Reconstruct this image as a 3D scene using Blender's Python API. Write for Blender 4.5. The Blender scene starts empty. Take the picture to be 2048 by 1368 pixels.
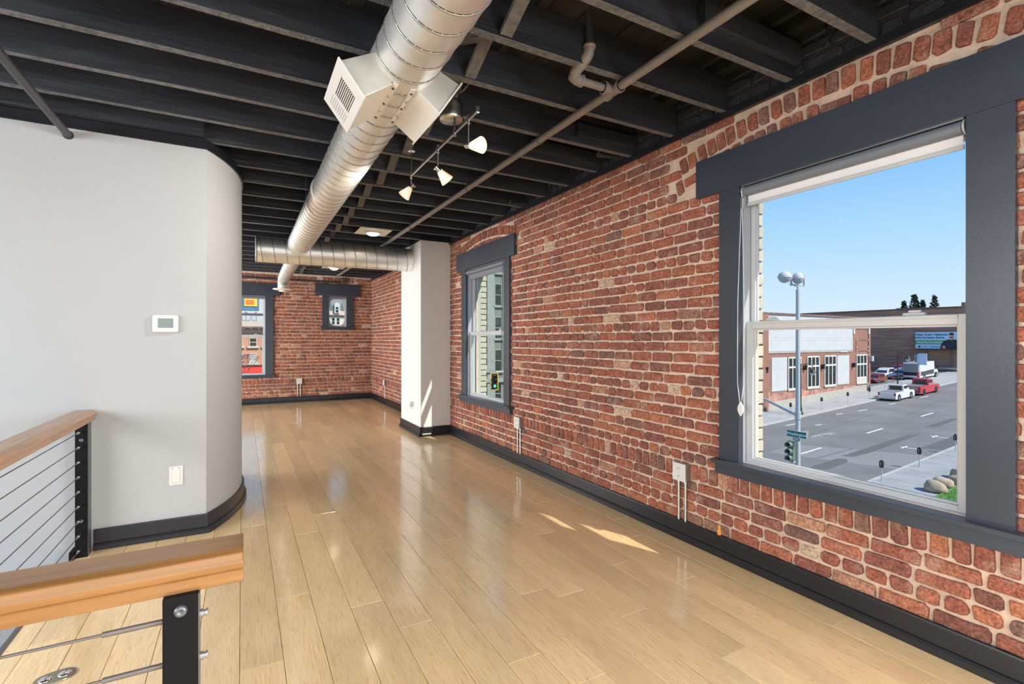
import bpy, bmesh, math, random
from mathutils import Vector, Matrix, Euler
C = bpy.context.scene.collection
R = random.Random(7)
PI = math.pi
S = bpy.context.scene

# ------------------------------------------------------------------ camera, world, sun, exposure
CAM_H = 1.4
YAW = math.atan(539/992.)
cd = bpy.data.cameras.new('camera'); cam = bpy.data.objects.new('camera', cd); C.objects.link(cam)
cam.location = (0, 0, CAM_H); cam.rotation_euler = (PI/2, 0, -YAW)
cd.sensor_width = 36; cd.lens = 36*992/2048.; cd.shift_y = -4/2048.; cd.clip_start = .05; cd.clip_end = 600
S.camera = cam
S.view_settings.view_transform = 'Standard'; S.view_settings.look = 'None'
S.view_settings.exposure = 0.0; S.view_settings.gamma = 1.0; S.view_settings.use_curve_mapping = False
try:
    S.cycles.use_denoising = True
    S.cycles.max_bounces = 8; S.cycles.diffuse_bounces = 5; S.cycles.glossy_bounces = 4
    S.cycles.transparent_max_bounces = 12; S.cycles.sample_clamp_indirect = 6.0
    S.cycles.caustics_reflective = False; S.cycles.caustics_refractive = False
except Exception: pass
wd = bpy.data.worlds.new('sky'); S.world = wd; wd.use_nodes = True
wt = wd.node_tree; wt.nodes.clear()
w_out = wt.nodes.new('ShaderNodeOutputWorld'); w_bg = wt.nodes.new('ShaderNodeBackground')
w_tc = wt.nodes.new('ShaderNodeTexCoord'); w_sep = wt.nodes.new('ShaderNodeSeparateXYZ')
w_rmp = wt.nodes.new('ShaderNodeValToRGB')
wt.links.new(w_tc.outputs['Generated'], w_sep.inputs[0]); wt.links.new(w_sep.outputs['Z'], w_rmp.inputs[0])
wt.links.new(w_rmp.outputs[0], w_bg.inputs['Color']); wt.links.new(w_bg.outputs[0], w_out.inputs[0])
cr = w_rmp.color_ramp
cr.elements[0].position = 0.0; cr.elements[0].color = (.78, .90, 1.0, 1)
cr.elements[1].position = 1.0; cr.elements[1].color = (.07, .22, .62, 1)
for p_, c_ in ((.08, (.62, .83, 1.0)), (.17, (.45, .74, 1.0)), (.30, (.235, .55, 1.0)), (.5, (.13, .36, .85))):
    e_ = cr.elements.new(p_); e_.color = (*c_, 1)
w_bg.inputs['Strength'].default_value = 1.0
def area_light(name, loc, rot, sx, sy, power, col):
    l = bpy.data.lights.new(name, 'AREA'); l.shape = 'RECTANGLE'; l.size = sx; l.size_y = sy; l.energy = power; l.color = col
    o = bpy.data.objects.new(name, l); C.objects.link(o); o.location = loc; o.rotation_euler = rot; return o
sl = bpy.data.lights.new('sun', 'SUN'); sl.energy = 5.5; sl.angle = math.radians(.6); sl.color = (1, .94, .84)
sun = bpy.data.objects.new('sun', sl); C.objects.link(sun)
sun.rotation_euler = Vector((-.42, 1.0, -1.06)).to_track_quat('-Z', 'Y').to_euler()
# added fill lights out of view behind the camera and along the left side
area_light('fill_back', (-.4, -2.85, 1.60), (math.radians(60), 0, 0), 5.6, 2.3, 90, (.97, .985, 1))
area_light('fill_left_far', (-4.2, 9.1, 1.6), (0, -math.radians(74), 0), 2.2, 4.8, 520, (.96, .98, 1))  # added fill for the far room; no window is built there
area_light('fill_left_near', (-4.2, .9, 1.7), (0, -math.radians(62), 0), 2.2, 4.6, 330, (.97, .985, 1))  # added fill from the near left; no window is built there

area_light('fill_right', (2.74, -1.6, 1.5), (0, math.radians(70), 0), 1.66, 2.1, 230, (.97, .985, 1))  # added fill light in the opening of the made-up side window
area_light('fill_overhead', (.2, -1.3, 2.82), (0, 0, 0), 3.6, 1.4, 110, (1, .975, .94))  # added overhead fill behind the camera; no lamps are built there

# ------------------------------------------------------------------ materials
MATS = {}
def mat(name, col=(.5, .5, .5), rough=.5, metal=0., spec=.5, bump=0., bscale=40., var=0., vscale=3., emit=None, estr=0., coat=0., coatr=.1, stretch=(1, 1, 1), rnd=0., sub=None):
    m = bpy.data.materials.new(name); m.use_nodes = True; MATS[name] = m
    n = m.node_tree.nodes; L = m.node_tree.links; b = n['Principled BSDF']
    b.inputs['Base Color'].default_value = (*col, 1); b.inputs['Roughness'].default_value = rough; b.inputs['Metallic'].default_value = metal
    b.inputs['Specular IOR Level'].default_value = spec
    b.inputs['Coat Weight'].default_value = coat; b.inputs['Coat Roughness'].default_value = coatr
    tc = n.new('ShaderNodeTexCoord'); mp = n.new('ShaderNodeMapping'); L.new(tc.outputs['Object'], mp.inputs[0]); mp.inputs['Scale'].default_value = stretch
    nz = n.new('ShaderNodeTexNoise'); nz.inputs['Scale'].default_value = vscale; nz.inputs['Detail'].default_value = 5; L.new(mp.outputs[0], nz.inputs['Vector'])
    mr = n.new('ShaderNodeMapRange'); L.new(nz.outputs[0], mr.inputs[0]); mr.inputs[1].default_value = .3; mr.inputs[2].default_value = .7
    mr.inputs[3].default_value = 1-var; mr.inputs[4].default_value = 1+var
    hs = n.new('ShaderNodeHueSaturation'); hs.inputs['Color'].default_value = (*col, 1)
    if rnd:
        oi = n.new('ShaderNodeObjectInfo'); m2 = n.new('ShaderNodeMapRange'); L.new(oi.outputs['Random'], m2.inputs[0]); m2.inputs[3].default_value = 1-rnd; m2.inputs[4].default_value = 1+rnd
        mu = n.new('ShaderNodeMath'); mu.operation = 'MULTIPLY'; L.new(mr.outputs[0], mu.inputs[0]); L.new(m2.outputs[0], mu.inputs[1]); L.new(mu.outputs[0], hs.inputs['Value'])
    else: L.new(mr.outputs[0], hs.inputs['Value'])
    L.new(hs.outputs[0], b.inputs['Base Color'])
    if bump:
        nb = n.new('ShaderNodeTexNoise'); nb.inputs['Scale'].default_value = bscale; nb.inputs['Detail'].default_value = 4; L.new(mp.outputs[0], nb.inputs['Vector'])
        bp = n.new('ShaderNodeBump'); bp.inputs['Strength'].default_value = bump; bp.inputs['Distance'].default_value = .01
        L.new(nb.outputs[0], bp.inputs['Height']); L.new(bp.outputs[0], b.inputs['Normal'])
    if emit:
        b.inputs['Emission Color'].default_value = (*emit, 1); b.inputs['Emission Strength'].default_value = estr
    return m
def glass(name, tint=(1, 1, 1), refl=.05):
    m = bpy.data.materials.new(name); m.use_nodes = True; n = m.node_tree.nodes; L = m.node_tree.links; n.clear(); MATS[name] = m
    o = n.new('ShaderNodeOutputMaterial'); t = n.new('ShaderNodeBsdfTransparent'); t.inputs[0].default_value = (*tint, 1)
    g = n.new('ShaderNodeBsdfGlossy'); g.inputs['Roughness'].default_value = .02
    lw = n.new('ShaderNodeLayerWeight'); lw.inputs[0].default_value = .5      # same value seen from either side of the pane
    pw = n.new('ShaderNodeMath'); pw.operation = 'POWER'; L.new(lw.outputs['Facing'], pw.inputs[0]); pw.inputs[1].default_value = 5
    f = n.new('ShaderNodeMath'); f.operation = 'MULTIPLY_ADD'; L.new(pw.outputs[0], f.inputs[0]); f.inputs[1].default_value = .35; f.inputs[2].default_value = .003
    mx = n.new('ShaderNodeMixShader')
    L.new(f.outputs[0], mx.inputs[0]); L.new(t.outputs[0], mx.inputs[1]); L.new(g.outputs[0], mx.inputs[2]); L.new(mx.outputs[0], o.inputs[0]); return m
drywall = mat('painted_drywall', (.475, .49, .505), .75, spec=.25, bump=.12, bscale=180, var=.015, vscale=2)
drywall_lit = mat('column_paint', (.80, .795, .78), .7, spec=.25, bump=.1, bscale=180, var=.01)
casing_m = mat('charcoal_casing_paint', (.039, .050, .070), .34, spec=.5, bump=.05, bscale=60, var=.08)
base_m = mat('black_baseboard_paint', (.014, .015, .019), .33, spec=.5, bump=.04, bscale=50, var=.1)
joist_m = mat('black_painted_joist', (.033, .037, .046), .42, spec=.5, bump=.6, bscale=14, var=.35, vscale=6, stretch=(.25, 3, 2), rnd=.25)
joist_edge_m = mat('pale_pocked_joist_edge', (.15, .152, .16), .6, bump=.8, bscale=90, var=.4, vscale=40, rnd=.12)  # joist undersides coloured paler than the sides
deck_m = mat('dark_deck_board', (.022, .019, .017), .7, bump=.5, bscale=20, var=.4, stretch=(3, .3, 1), rnd=.35)
bridge_m = mat('bottom_lit_bridging', (.13, .125, .12), .6, bump=.5, bscale=60, var=.3, vscale=30)  # braces coloured paler to stand in for light from below
paintbrick_m = mat('black_painted_brick', (.034, .036, .042), .5, bump=.8, bscale=30, var=.3, vscale=10)
def duct_material():
    return mat('galvanized_steel', (.86, .86, .84), .42, metal=.86, bump=.05, bscale=25, var=.10, vscale=7)
duct_m = duct_material()
seam_m = mat('duct_seam', (.42, .42, .41), .45, metal=.8)
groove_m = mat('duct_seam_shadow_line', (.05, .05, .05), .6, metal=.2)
whitemetal = mat('white_enamel', (.78, .77, .74), .4, spec=.5)
galv_flat = mat('galvanized_sheet', (.66, .66, .60), .45, metal=.6, var=.15, vscale=6)
dark_slot = mat('dark_slot', (.03, .025, .02), .8)
pipe_m = mat('primed_grey_pipe', (.23, .205, .19), .45, spec=.5, bump=.1, bscale=30, var=.15, vscale=8)
pipe_dark = mat('black_painted_pipe', (.045, .045, .047), .4, var=.15)
chrome = mat('polished_chrome', (.85, .85, .85), .12, metal=1.0)
nut_m = mat('dull_steel_nut', (.40, .39, .38), .4, metal=.7)
brushed = mat('brushed_nickel', (.62, .61, .59), .28, metal=1.0)
shade_glow = mat('frosted_lamp_glass', (.95, .85, .7), .4, emit=(1, .72, .45), estr=.42)
shade_hot = mat('lit_lamp_glass', (1, .9, .75), .4, emit=(1, .76, .50), estr=.6)
bulb_m = mat('lit_bulb', (1, 1, 1), .3, emit=(1, .9, .72), estr=6)
lens_m = mat('lit_ceiling_lens', (1, 1, 1), .3, emit=(1, .84, .58), estr=12)
plastic_w = mat('white_plastic', (.74, .74, .73), .35)
plastic_g = mat('grey_box_metal', (.35, .34, .32), .35, metal=.7)
lcd_m = mat('grey_green_display', (.20, .26, .24), .25)
sash_m = mat('white_vinyl_sash', (.53, .545, .56), .38)
track_m = mat('grey_jamb_liner', (.42, .45, .50), .35)
shade_fab = mat('white_shade_fabric', (.80, .80, .82), .8)
shade_roll = mat('slate_shade_roll', (.16, .185, .22), .55)
shade_dark = mat('grey_shade_fabric', (.20, .21, .24), .8)
black_steel = mat('black_powder_steel', (.006, .006, .007), .6, spec=.15)
steel_edge = mat('grey_steel_edge', (.16, .17, .18), .35, metal=.6)
cable_m = mat('steel_cable', (.19, .17, .16), .5, metal=.6)
brass_m = mat('brushed_floor_plate', (.55, .48, .36), .22, metal=1.0)
foam_m = mat('orange_foam', (.80, .34, .07), .7)
pane = glass('window_glass'); pane_g = glass('green_tinted_glass', (.95, .975, .96))
asphalt_m = mat('asphalt', (.185, .185, .178), .9, bump=.1, bscale=3, var=.14, vscale=.35)
asphalt_dark = mat('dark_asphalt_patch', (.12, .12, .117), .9, var=.1)
asphalt_lite = mat('worn_pale_asphalt', (.235, .235, .228), .9, var=.1)
walk_m = mat('pale_concrete_walk', (.38, .39, .38), .9, var=.08, vscale=.6)
walk2_m = mat('near_concrete_walk', (.33, .34, .335), .9, var=.12, vscale=.8)
curb_m = mat('concrete_curb', (.45, .45, .43), .9, var=.1)
line_m = mat('white_road_paint', (.75, .76, .76), .8, var=.1)
bldg_brick = mat('orange_brick_facade', (.30, .155, .115), .9, var=.12, vscale=.8)
bldg_patch = mat('patchy_red_plaster', (.42, .22, .17), .9, var=.45, vscale=1.2)
bldg_conc = mat('stained_concrete_base', (.42, .40, .35), .9, var=.15)
bldg_white = mat('white_painted_brick', (.52, .54, .55), .8, var=.05, vscale=1)
bldg_frame = mat('cream_window_frame', (.72, .72, .66), .6)
bldg_glass = mat('dark_paned_glass', (.035, .045, .035), .15, var=.5, vscale=2)
coping_m = mat('rusty_brown_coping', (.18, .12, .10), .8, var=.3, vscale=2)
brown_brick = mat('dark_brown_brick_wall', (.40, .235, .165), .9, var=.28, vscale=1.0, stretch=(1, .3, 3))
greyblock = mat('grey_green_stone', (.19, .215, .20), .85, var=.08, vscale=.5)
greylight = mat('pale_grey_stone', (.30, .32, .29), .85, var=.06)
creambrick = mat('cream_glazed_brick', (.50, .47, .37), .6, bump=.3, bscale=60, var=.08, vscale=20, rnd=.08)
cream_mortar = mat('dark_cream_joint', (.16, .15, .12), .9)
frame_ext = mat('sage_exterior_frame', (.42, .47, .43), .5)
gpole_m = mat('galvanized_pole', (.50, .53, .54), .5, metal=.2)
black_m = mat('black_street_metal', (.02, .022, .022), .5)
green_sign = mat('green_sign_face', (.0, .17, .12), .5)
white_txt = mat('white_lettering', (.85, .88, .86), .5)
signal_m = mat('green_signal_housing', (.14, .20, .16), .5)
signal_y = mat('yellow_signal_border', (.75, .56, .06), .5)
signal_g = mat('lit_green_lens', (.1, .6, .5), .3, emit=(.15, .9, .7), estr=1.0)
tire_m = mat('tire_rubber', (.018, .018, .018), .8)
carglass = mat('car_window_glass', (.03, .035, .04), .08)
hub_m = mat('alloy_wheel', (.5, .5, .5), .3, metal=.9)
lamp_red = mat('red_tail_lamp', (.35, .02, .02), .3)
lamp_w = mat('clear_head_lamp', (.7, .72, .74), .2)
rock_m = mat('tan_boulder', (.42, .34, .24), .9, bump=.5, bscale=6, var=.2, vscale=3)
grass_m = mat('green_grass', (.09, .22, .04), .9, var=.3, vscale=3)
needle_m = mat('dark_pine_needles', (.025, .045, .025), .9, var=.4, vscale=4)
bark_m = mat('bare_bark', (.10, .075, .06), .9)

def brick_material(name, from_attr):
    m = bpy.data.materials.new(name); m.use_nodes = True; n = m.node_tree.nodes; L = m.node_tree.links; b = n['Principled BSDF']
    if from_attr:
        a = n.new('ShaderNodeAttribute'); a.attribute_name = 'tone'; rv = a.outputs['Fac']
    else:
        a = n.new('ShaderNodeObjectInfo'); rv = a.outputs['Random']
    ramp = n.new('ShaderNodeValToRGB'); L.new(rv, ramp.inputs[0]); ramp.color_ramp.interpolation = 'LINEAR'
    els = [(0, (.185, .078, .064)), (.14, (.27, .092, .064)), (.30, (.36, .118, .068)), (.46, (.31, .100, .066)), (.60, (.225, .085, .068)), (.72, (.42, .155, .085)), (.84, (.34, .115, .074)), (.95, (.19, .10, .085)), (.975, (.47, .24, .15)), (.99, (.53, .36, .26)), (1.0, (.58, .44, .31))]
    r = ramp.color_ramp; r.elements[0].position = 0; r.elements[0].color = (*els[0][1], 1); r.elements[1].position = 1; r.elements[1].color = (*els[-1][1], 1)
    for p, c in els[1:-1]:
        e = r.elements.new(p); e.color = (*c, 1)
    geo = n.new('ShaderNodeNewGeometry')
    n1 = n.new('ShaderNodeTexNoise'); n1.inputs['Scale'].default_value = 22; n1.inputs['Detail'].default_value = 8; n1.inputs['Roughness'].default_value = .7; L.new(geo.outputs['Position'], n1.inputs['Vector'])
    n2 = n.new('ShaderNodeTexNoise'); n2.inputs['Scale'].default_value = 85; n2.inputs['Detail'].default_value = 5; L.new(geo.outputs['Position'], n2.inputs['Vector'])
    n3 = n.new('ShaderNodeTexNoise'); n3.inputs['Scale'].default_value = 7; n3.inputs['Detail'].default_value = 7; n3.inputs['Roughness'].default_value = .75; L.new(geo.outputs['Position'], n3.inputs['Vector'])
    v = n.new('ShaderNodeMapRange'); L.new(n1.outputs[0], v.inputs[0]); v.inputs[1].default_value = .3; v.inputs[2].default_value = .7; v.inputs[3].default_value = .62; v.inputs[4].default_value = 1.5
    hs = n.new('ShaderNodeHueSaturation'); L.new(ramp.outputs[0], hs.inputs['Color']); L.new(v.outputs[0], hs.inputs['Value'])
    mk = n.new('ShaderNodeMapRange'); L.new(n3.outputs[0], mk.inputs[0]); mk.inputs[1].default_value = .52; mk.inputs[2].default_value = .68; mk.inputs[3].default_value = 0.04; mk.inputs[4].default_value = .62
    mx = n.new('ShaderNodeMixRGB'); L.new(mk.outputs[0], mx.inputs[0]); L.new(hs.outputs[0], mx.inputs[1]); mx.inputs[2].default_value = (.52, .38, .30, 1)
    dk = n.new('ShaderNodeMapRange'); L.new(n3.outputs['Fac'], dk.inputs[0]); dk.inputs[1].default_value = .40; dk.inputs[2].default_value = .30; dk.inputs[3].default_value = 0; dk.inputs[4].default_value = .65
    mx2 = n.new('ShaderNodeMixRGB'); L.new(dk.outputs[0], mx2.inputs[0]); L.new(mx.outputs[0], mx2.inputs[1]); mx2.inputs[2].default_value = (.09, .06, .055, 1)
    L.new(mx2.outputs[0], b.inputs['Base Color']); b.inputs['Roughness'].default_value = .85; b.inputs['Specular IOR Level'].default_value = .25
    sp = n.new('ShaderNodeMapRange'); L.new(n2.outputs[0], sp.inputs[0]); sp.inputs[1].default_value = .35; sp.inputs[2].default_value = .65; sp.inputs[3].default_value = .72; sp.inputs[4].default_value = 1.3
    h3 = n.new('ShaderNodeHueSaturation'); L.new(mx2.outputs[0], h3.inputs['Color']); L.new(sp.outputs[0], h3.inputs['Value']); L.new(h3.outputs[0], b.inputs['Base Color'])
    bp = n.new('ShaderNodeBump'); bp.inputs['Strength'].default_value = 1.0; bp.inputs['Distance'].default_value = .010
    L.new(n2.outputs[0], bp.inputs['Height']); L.new(bp.outputs[0], b.inputs['Normal']); return m
brick_obj_m = brick_material('old_red_brick', False); brick_attr_m = brick_material('old_red_brick_infill', True)
mortar_m = mat('pinkish_lime_mortar', (.68, .53, .42), .95, spec=.15, bump=1.0, bscale=45, var=.16, vscale=9)

def floor_material():
    m = bpy.data.materials.new('bamboo_plank'); m.use_nodes = True; n = m.node_tree.nodes; L = m.node_tree.links; b = n['Principled BSDF']
    geo = n.new('ShaderNodeNewGeometry'); oi = n.new('ShaderNodeObjectInfo')
    off = n.new('ShaderNodeVectorMath'); off.operation = 'MULTIPLY_ADD'
    cmb = n.new('ShaderNodeCombineXYZ'); L.new(oi.outputs['Random'], cmb.inputs[0]); L.new(oi.outputs['Random'], cmb.inputs[1]); L.new(oi.outputs['Random'], cmb.inputs[2])
    L.new(cmb.outputs[0], off.inputs[0]); off.inputs[1].default_value = (37, 91, 13); L.new(geo.outputs['Position'], off.inputs[2])
    def nz(scale, st, det=4, ro=.55):
        mp = n.new('ShaderNodeMapping'); mp.inputs['Scale'].default_value = st; L.new(off.outputs[0], mp.inputs[0])
        t = n.new('ShaderNodeTexNoise'); t.inputs['Scale'].default_value = scale; t.inputs['Detail'].default_value = det; t.inputs['Roughness'].default_value = ro; L.new(mp.outputs[0], t.inputs['Vector']); return t
    g = nz(9, (22, 1.0, 1), 6, .7); g2 = nz(3, (3, .6, 1), 3); kn = nz(38, (1, .55, 1), 4, .8)
    ramp = n.new('ShaderNodeValToRGB'); L.new(g.outputs[0], ramp.inputs[0])
    r = ramp.color_ramp; r.elements[0].position = .28; r.elements[0].color = (.66, .40, .16, 1); r.elements[1].position = .72; r.elements[1].color = (.98, .76, .44, 1)
    e = r.elements.new(.47); e.color = (.91, .65, .335, 1)
    v = n.new('ShaderNodeMapRange'); L.new(g2.outputs[0], v.inputs[0]); v.inputs[1].default_value = .3; v.inputs[2].default_value = .7; v.inputs[3].default_value = .9; v.inputs[4].default_value = 1.08
    rv = n.new('ShaderNodeMapRange'); L.new(oi.outputs['Random'], rv.inputs[0]); rv.inputs[3].default_value = .88; rv.inputs[4].default_value = 1.12
    mu = n.new('ShaderNodeMath'); mu.operation = 'MULTIPLY'; L.new(v.outputs[0], mu.inputs[0]); L.new(rv.outputs[0], mu.inputs[1])
    hs = n.new('ShaderNodeHueSaturation'); L.new(ramp.outputs[0], hs.inputs['Color']); L.new(mu.outputs[0], hs.inputs['Value'])
    mk = n.new('ShaderNodeMapRange'); L.new(kn.outputs[0], mk.inputs[0]); mk.inputs[1].default_value = .62; mk.inputs[2].default_value = .72; mk.inputs[3].default_value = 0; mk.inputs[4].default_value = .5
    mx = n.new('ShaderNodeMixRGB'); L.new(mk.outputs[0], mx.inputs[0]); L.new(hs.outputs[0], mx.inputs[1]); mx.inputs[2].default_value = (.25, .13, .05, 1)
    L.new(mx.outputs[0], b.inputs['Base Color']); b.inputs['Roughness'].default_value = .38; b.inputs['Specular IOR Level'].default_value = .5
    b.inputs['Coat Weight'].default_value = .8; b.inputs['Coat Roughness'].default_value = .12; b.inputs['Coat IOR'].default_value = 2.15
    return m
floor_m = floor_material()
gap_m = mat('dark_plank_joint', (.10, .05, .02), .8)
def wood_rail():
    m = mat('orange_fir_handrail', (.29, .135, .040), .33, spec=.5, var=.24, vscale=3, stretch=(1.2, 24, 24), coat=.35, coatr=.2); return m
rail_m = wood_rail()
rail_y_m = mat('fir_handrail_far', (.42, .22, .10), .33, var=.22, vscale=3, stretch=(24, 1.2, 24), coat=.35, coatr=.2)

# ------------------------------------------------------------------ geometry helpers
class MB:
    def __init__(s): s.v = []; s.f = []; s.m = []; s.cur = 0; s.sm = []
    def add(s, vs, fs, smooth=False):
        o = len(s.v); s.v += [tuple(p) for p in vs]
        for f in fs: s.f.append([i+o for i in f]); s.m.append(s.cur); s.sm.append(smooth)
        return s
    def box(s, x0, x1, y0, y1, z0, z1):
        x0, x1 = min(x0, x1), max(x0, x1); y0, y1 = min(y0, y1), max(y0, y1); z0, z1 = min(z0, z1), max(z0, z1)
        return s.add([(x0, y0, z0), (x1, y0, z0), (x1, y1, z0), (x0, y1, z0), (x0, y0, z1), (x1, y0, z1), (x1, y1, z1), (x0, y1, z1)],
                     [(0, 3, 2, 1), (4, 5, 6, 7), (0, 1, 5, 4), (1, 2, 6, 5), (2, 3, 7, 6), (3, 0, 4, 7)])
    def cyl(s, p0, p1, r0, r1=None, n=20, cap=True, smooth=True):
        if r1 is None: r1 = r0
        p0 = Vector(p0); p1 = Vector(p1); d = (p1-p0).normalized(); a = d.orthogonal().normalized(); b = d.cross(a)
        vs = []
        for p, r in ((p0, r0), (p1, r1)):
            for i in range(n):
                t = 2*PI*i/n; vs.append(p+a*math.cos(t)*r+b*math.sin(t)*r)
        s.add(vs, [(i, (i+1) % n, n+(i+1) % n, n+i) for i in range(n)], smooth)
        if cap: s.add(vs, [tuple(range(n))[::-1], tuple(range(n, 2*n))])
        return s
    def tube(s, path, r, n=8, cap=True, smooth=True):
        P = [Vector(p) for p in path]; rings = []; a = None
        for i, p in enumerate(P):
            d = ((P[min(i+1, len(P)-1)]-P[max(i-1, 0)])).normalized()
            if a is None: a = d.orthogonal().normalized()
            a = (a-d*a.dot(d)).normalized(); b = d.cross(a)
            rr = r[i] if isinstance(r, (list, tuple)) else r
            rings += [p+a*math.cos(2*PI*k/n)*rr+b*math.sin(2*PI*k/n)*rr for k in range(n)]
        fs = [(i*n+k, i*n+(k+1) % n, (i+1)*n+(k+1) % n, (i+1)*n+k) for i in range(len(P)-1) for k in range(n)]
        s.add(rings, fs, smooth)
        if cap: s.add(rings, [tuple(range(n))[::-1], tuple(range((len(P)-1)*n, len(P)*n))])
        return s
    def lathe(s, o, ax, prof, n=24, smooth=True):
        o = Vector(o); d = Vector(ax).normalized(); a = d.orthogonal().normalized(); b = d.cross(a); vs = []
        for (h, r) in prof:
            vs += [o+d*h+a*math.cos(2*PI*k/n)*r+b*math.sin(2*PI*k/n)*r for k in range(n)]
        fs = [(i*n+k, i*n+(k+1) % n, (i+1)*n+(k+1) % n, (i+1)*n+k) for i in range(len(prof)-1) for k in range(n)]
        s.add(vs, fs, smooth)
        if prof[0][1] > 1e-5: s.add(vs[:n], [tuple(range(n))[::-1]])
        if prof[-1][1] > 1e-5: s.add(vs[-n:], [tuple(range(n))])
        return s
    def prism(s, poly, fn, a0, a1):
        n = len(poly); vs = [fn(a0, *p) for p in poly]+[fn(a1, *p) for p in poly]
        return s.add(vs, [tuple(range(n))[::-1], tuple(range(n, 2*n))]+[(i, (i+1) % n, n+(i+1) % n, n+i) for i in range(n)])
    def sphere(s, c, r, n=12, m=8, sc=(1, 1, 1)):
        prof = [(-r*math.cos(PI*i/m)*sc[2], r*math.sin(PI*i/m)) for i in range(m+1)]
        c = Vector(c); vs = []
        for h, q in prof: vs += [c+Vector((q*math.cos(2*PI*k/n)*sc[0], q*math.sin(2*PI*k/n)*sc[1], h)) for k in range(n)]
        return s.add(vs, [(i*n+k, i*n+(k+1) % n, (i+1)*n+(k+1) % n, (i+1)*n+k) for i in range(m) for k in range(n)], True)
    def xf(s, M, start=0):
        for i in range(start, len(s.v)): s.v[i] = tuple(M @ Vector(s.v[i]))
        return s
    def mesh(s, name, mats):
        me = bpy.data.meshes.new(name); me.from_pydata(s.v, [], s.f)
        for m_ in (mats if isinstance(mats, (list, tuple)) else [mats]): me.materials.append(m_)
        me.polygons.foreach_set('material_index', s.m); me.polygons.foreach_set('use_smooth', s.sm)
        bm = bmesh.new(); bm.from_mesh(me); bmesh.ops.recalc_face_normals(bm, faces=bm.faces); bm.to_mesh(me); bm.free()
        me.update(); return me
    def obj(s, name, mats, parent=None, bevel=0., loc=None):
        me = s.mesh(name, mats); o = bpy.data.objects.new(name, me); C.objects.link(o)
        if loc is not None:
            L_ = Vector(loc); me.transform(Matrix.Translation(-L_)); o.location = L_
        if parent is not None: par(o, parent)
        if bevel:
            b = o.modifiers.new('bevel', 'BEVEL'); b.width = bevel; b.segments = 2; b.limit_method = 'ANGLE'; b.angle_limit = math.radians(40)
        return o
def wpos(o):
    M = o.matrix_basis.copy(); p = o.parent
    while p is not None: M = p.matrix_basis @ M; p = p.parent
    return M
def par(o, p):
    o.parent = p; o.matrix_parent_inverse = Matrix.Identity(4)
    o.matrix_basis = wpos(p).inverted() @ o.matrix_basis          # keep the world place without updating the scene
def box(name, m, x0, x1, y0, y1, z0, z1, parent=None, bevel=0.): return MB().box(x0, x1, y0, y1, z0, z1).obj(name, m, parent, bevel)
def tag(o, label=None, cat=None, group=None, kind=None):
    if label: o['label'] = label
    if cat: o['category'] = cat
    if group: o['group'] = group
    if kind: o['kind'] = kind
    return o
def thing(name, loc, label, cat, group=None, rot=(0, 0, 0)):
    o = bpy.data.objects.new(name, None); C.objects.link(o); o.location = loc; o.rotation_euler = rot; o.empty_display_size = .1
    return tag(o, label, cat, group)
def struct(o, label, cat='structure'): return tag(o, label, cat, kind='structure')
def copy_tree(o, parent=None):
    c = o.copy(); C.objects.link(c)
    if parent is not None: c.parent = parent
    for ch in list(o.children): copy_tree(ch, c)
    return c
def text_mb(txt, size, fn, depth=.004, bold=0.):
    cu = bpy.data.curves.new('lettering', 'FONT'); cu.body = txt; cu.size = size; cu.extrude = depth; cu.align_x = 'CENTER'; cu.align_y = 'CENTER'; cu.offset = bold; cu.resolution_u = 3
    o = bpy.data.objects.new('lettering', cu); C.objects.link(o)
    dg = bpy.context.evaluated_depsgraph_get(); me = bpy.data.meshes.new_from_object(o.evaluated_get(dg))
    mb = MB(); mb.add([fn(v.co) for v in me.vertices], [tuple(p.vertices) for p in me.polygons]); bpy.data.objects.remove(o); return mb

XW, YF = 2.735, 12.1     # brick faces of the right wall and of the far wall
YL, XC = 4.25, -.214     # face and corner of the grey drywall
DT = 2.79                # top of the drywall
ZT = 2.82                # top of the bare brick (black trim above)
ZJ = 2.86                # underside of the joists
def RW(a, d, z): return (XW+d, a, z)       # right wall: a along the wall, d outwards
def FW(a, d, z): return (a, YF+d, z)       # far wall

# ------------------------------------------------------------------ room shell
def slab(fn, a0, a1, z0, z1, d0, d1, holes):
    mb = MB(); As = sorted({a0, a1, *[h[0] for h in holes], *[h[1] for h in holes]}); Zs = sorted({z0, z1, *[h[2] for h in holes], *[h[3] for h in holes]})
    As = [a for a in As if a0 <= a <= a1]; Zs = [z for z in Zs if z0 <= z <= z1]
    for a, b in zip(As, As[1:]):
        run = None
        for z, y in zip(Zs, Zs[1:]):
            inh = any(h[0] <= (a+b)/2 <= h[1] and h[2] <= (z+y)/2 <= h[3] for h in holes)
            if not inh:
                P = [fn(a, d0, z), fn(b, d1, y)]
                mb.box(P[0][0], P[1][0], P[0][1], P[1][1], P[0][2], P[1][2])
    return mb
W1 = (.93, 2.03, .64, 2.355); W2 = (5.18, 6.32, .64, 2.36)
W5 = (-2.65, -.55, .64, 2.355)  # unseen opening added beside the camera to bring in light
W3 = (-.70, .44, .64, 2.36); W4 = (1.745, 2.145, 1.705, 2.425)
def grow(h, s, b, t): return (h[0]-s, h[1]+s, h[2]-b, h[3]+t)
def wall_mesh(name, fn, a0, a1, holes, label):
    mb = slab(fn, a0, a1, -.35, 3.3, .005, .16, holes)
    o2 = [grow(h, .10, .12, .04) for h in holes]
    mb2 = slab(fn, a0, a1, -.35, 3.3, .16, .325, o2)
    mb.cur = 1
    off = len(mb.v); mb.add(mb2.v, mb2.f)
    o = mb.obj(name, [mortar_m, cream_mortar]); return struct(o, label, 'wall')
wall_right = wall_mesh('wall_right', RW, -3.1, YF+.3, [W5, W1, W2], 'exposed red brick wall with pinkish mortar and two tall windows')
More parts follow.
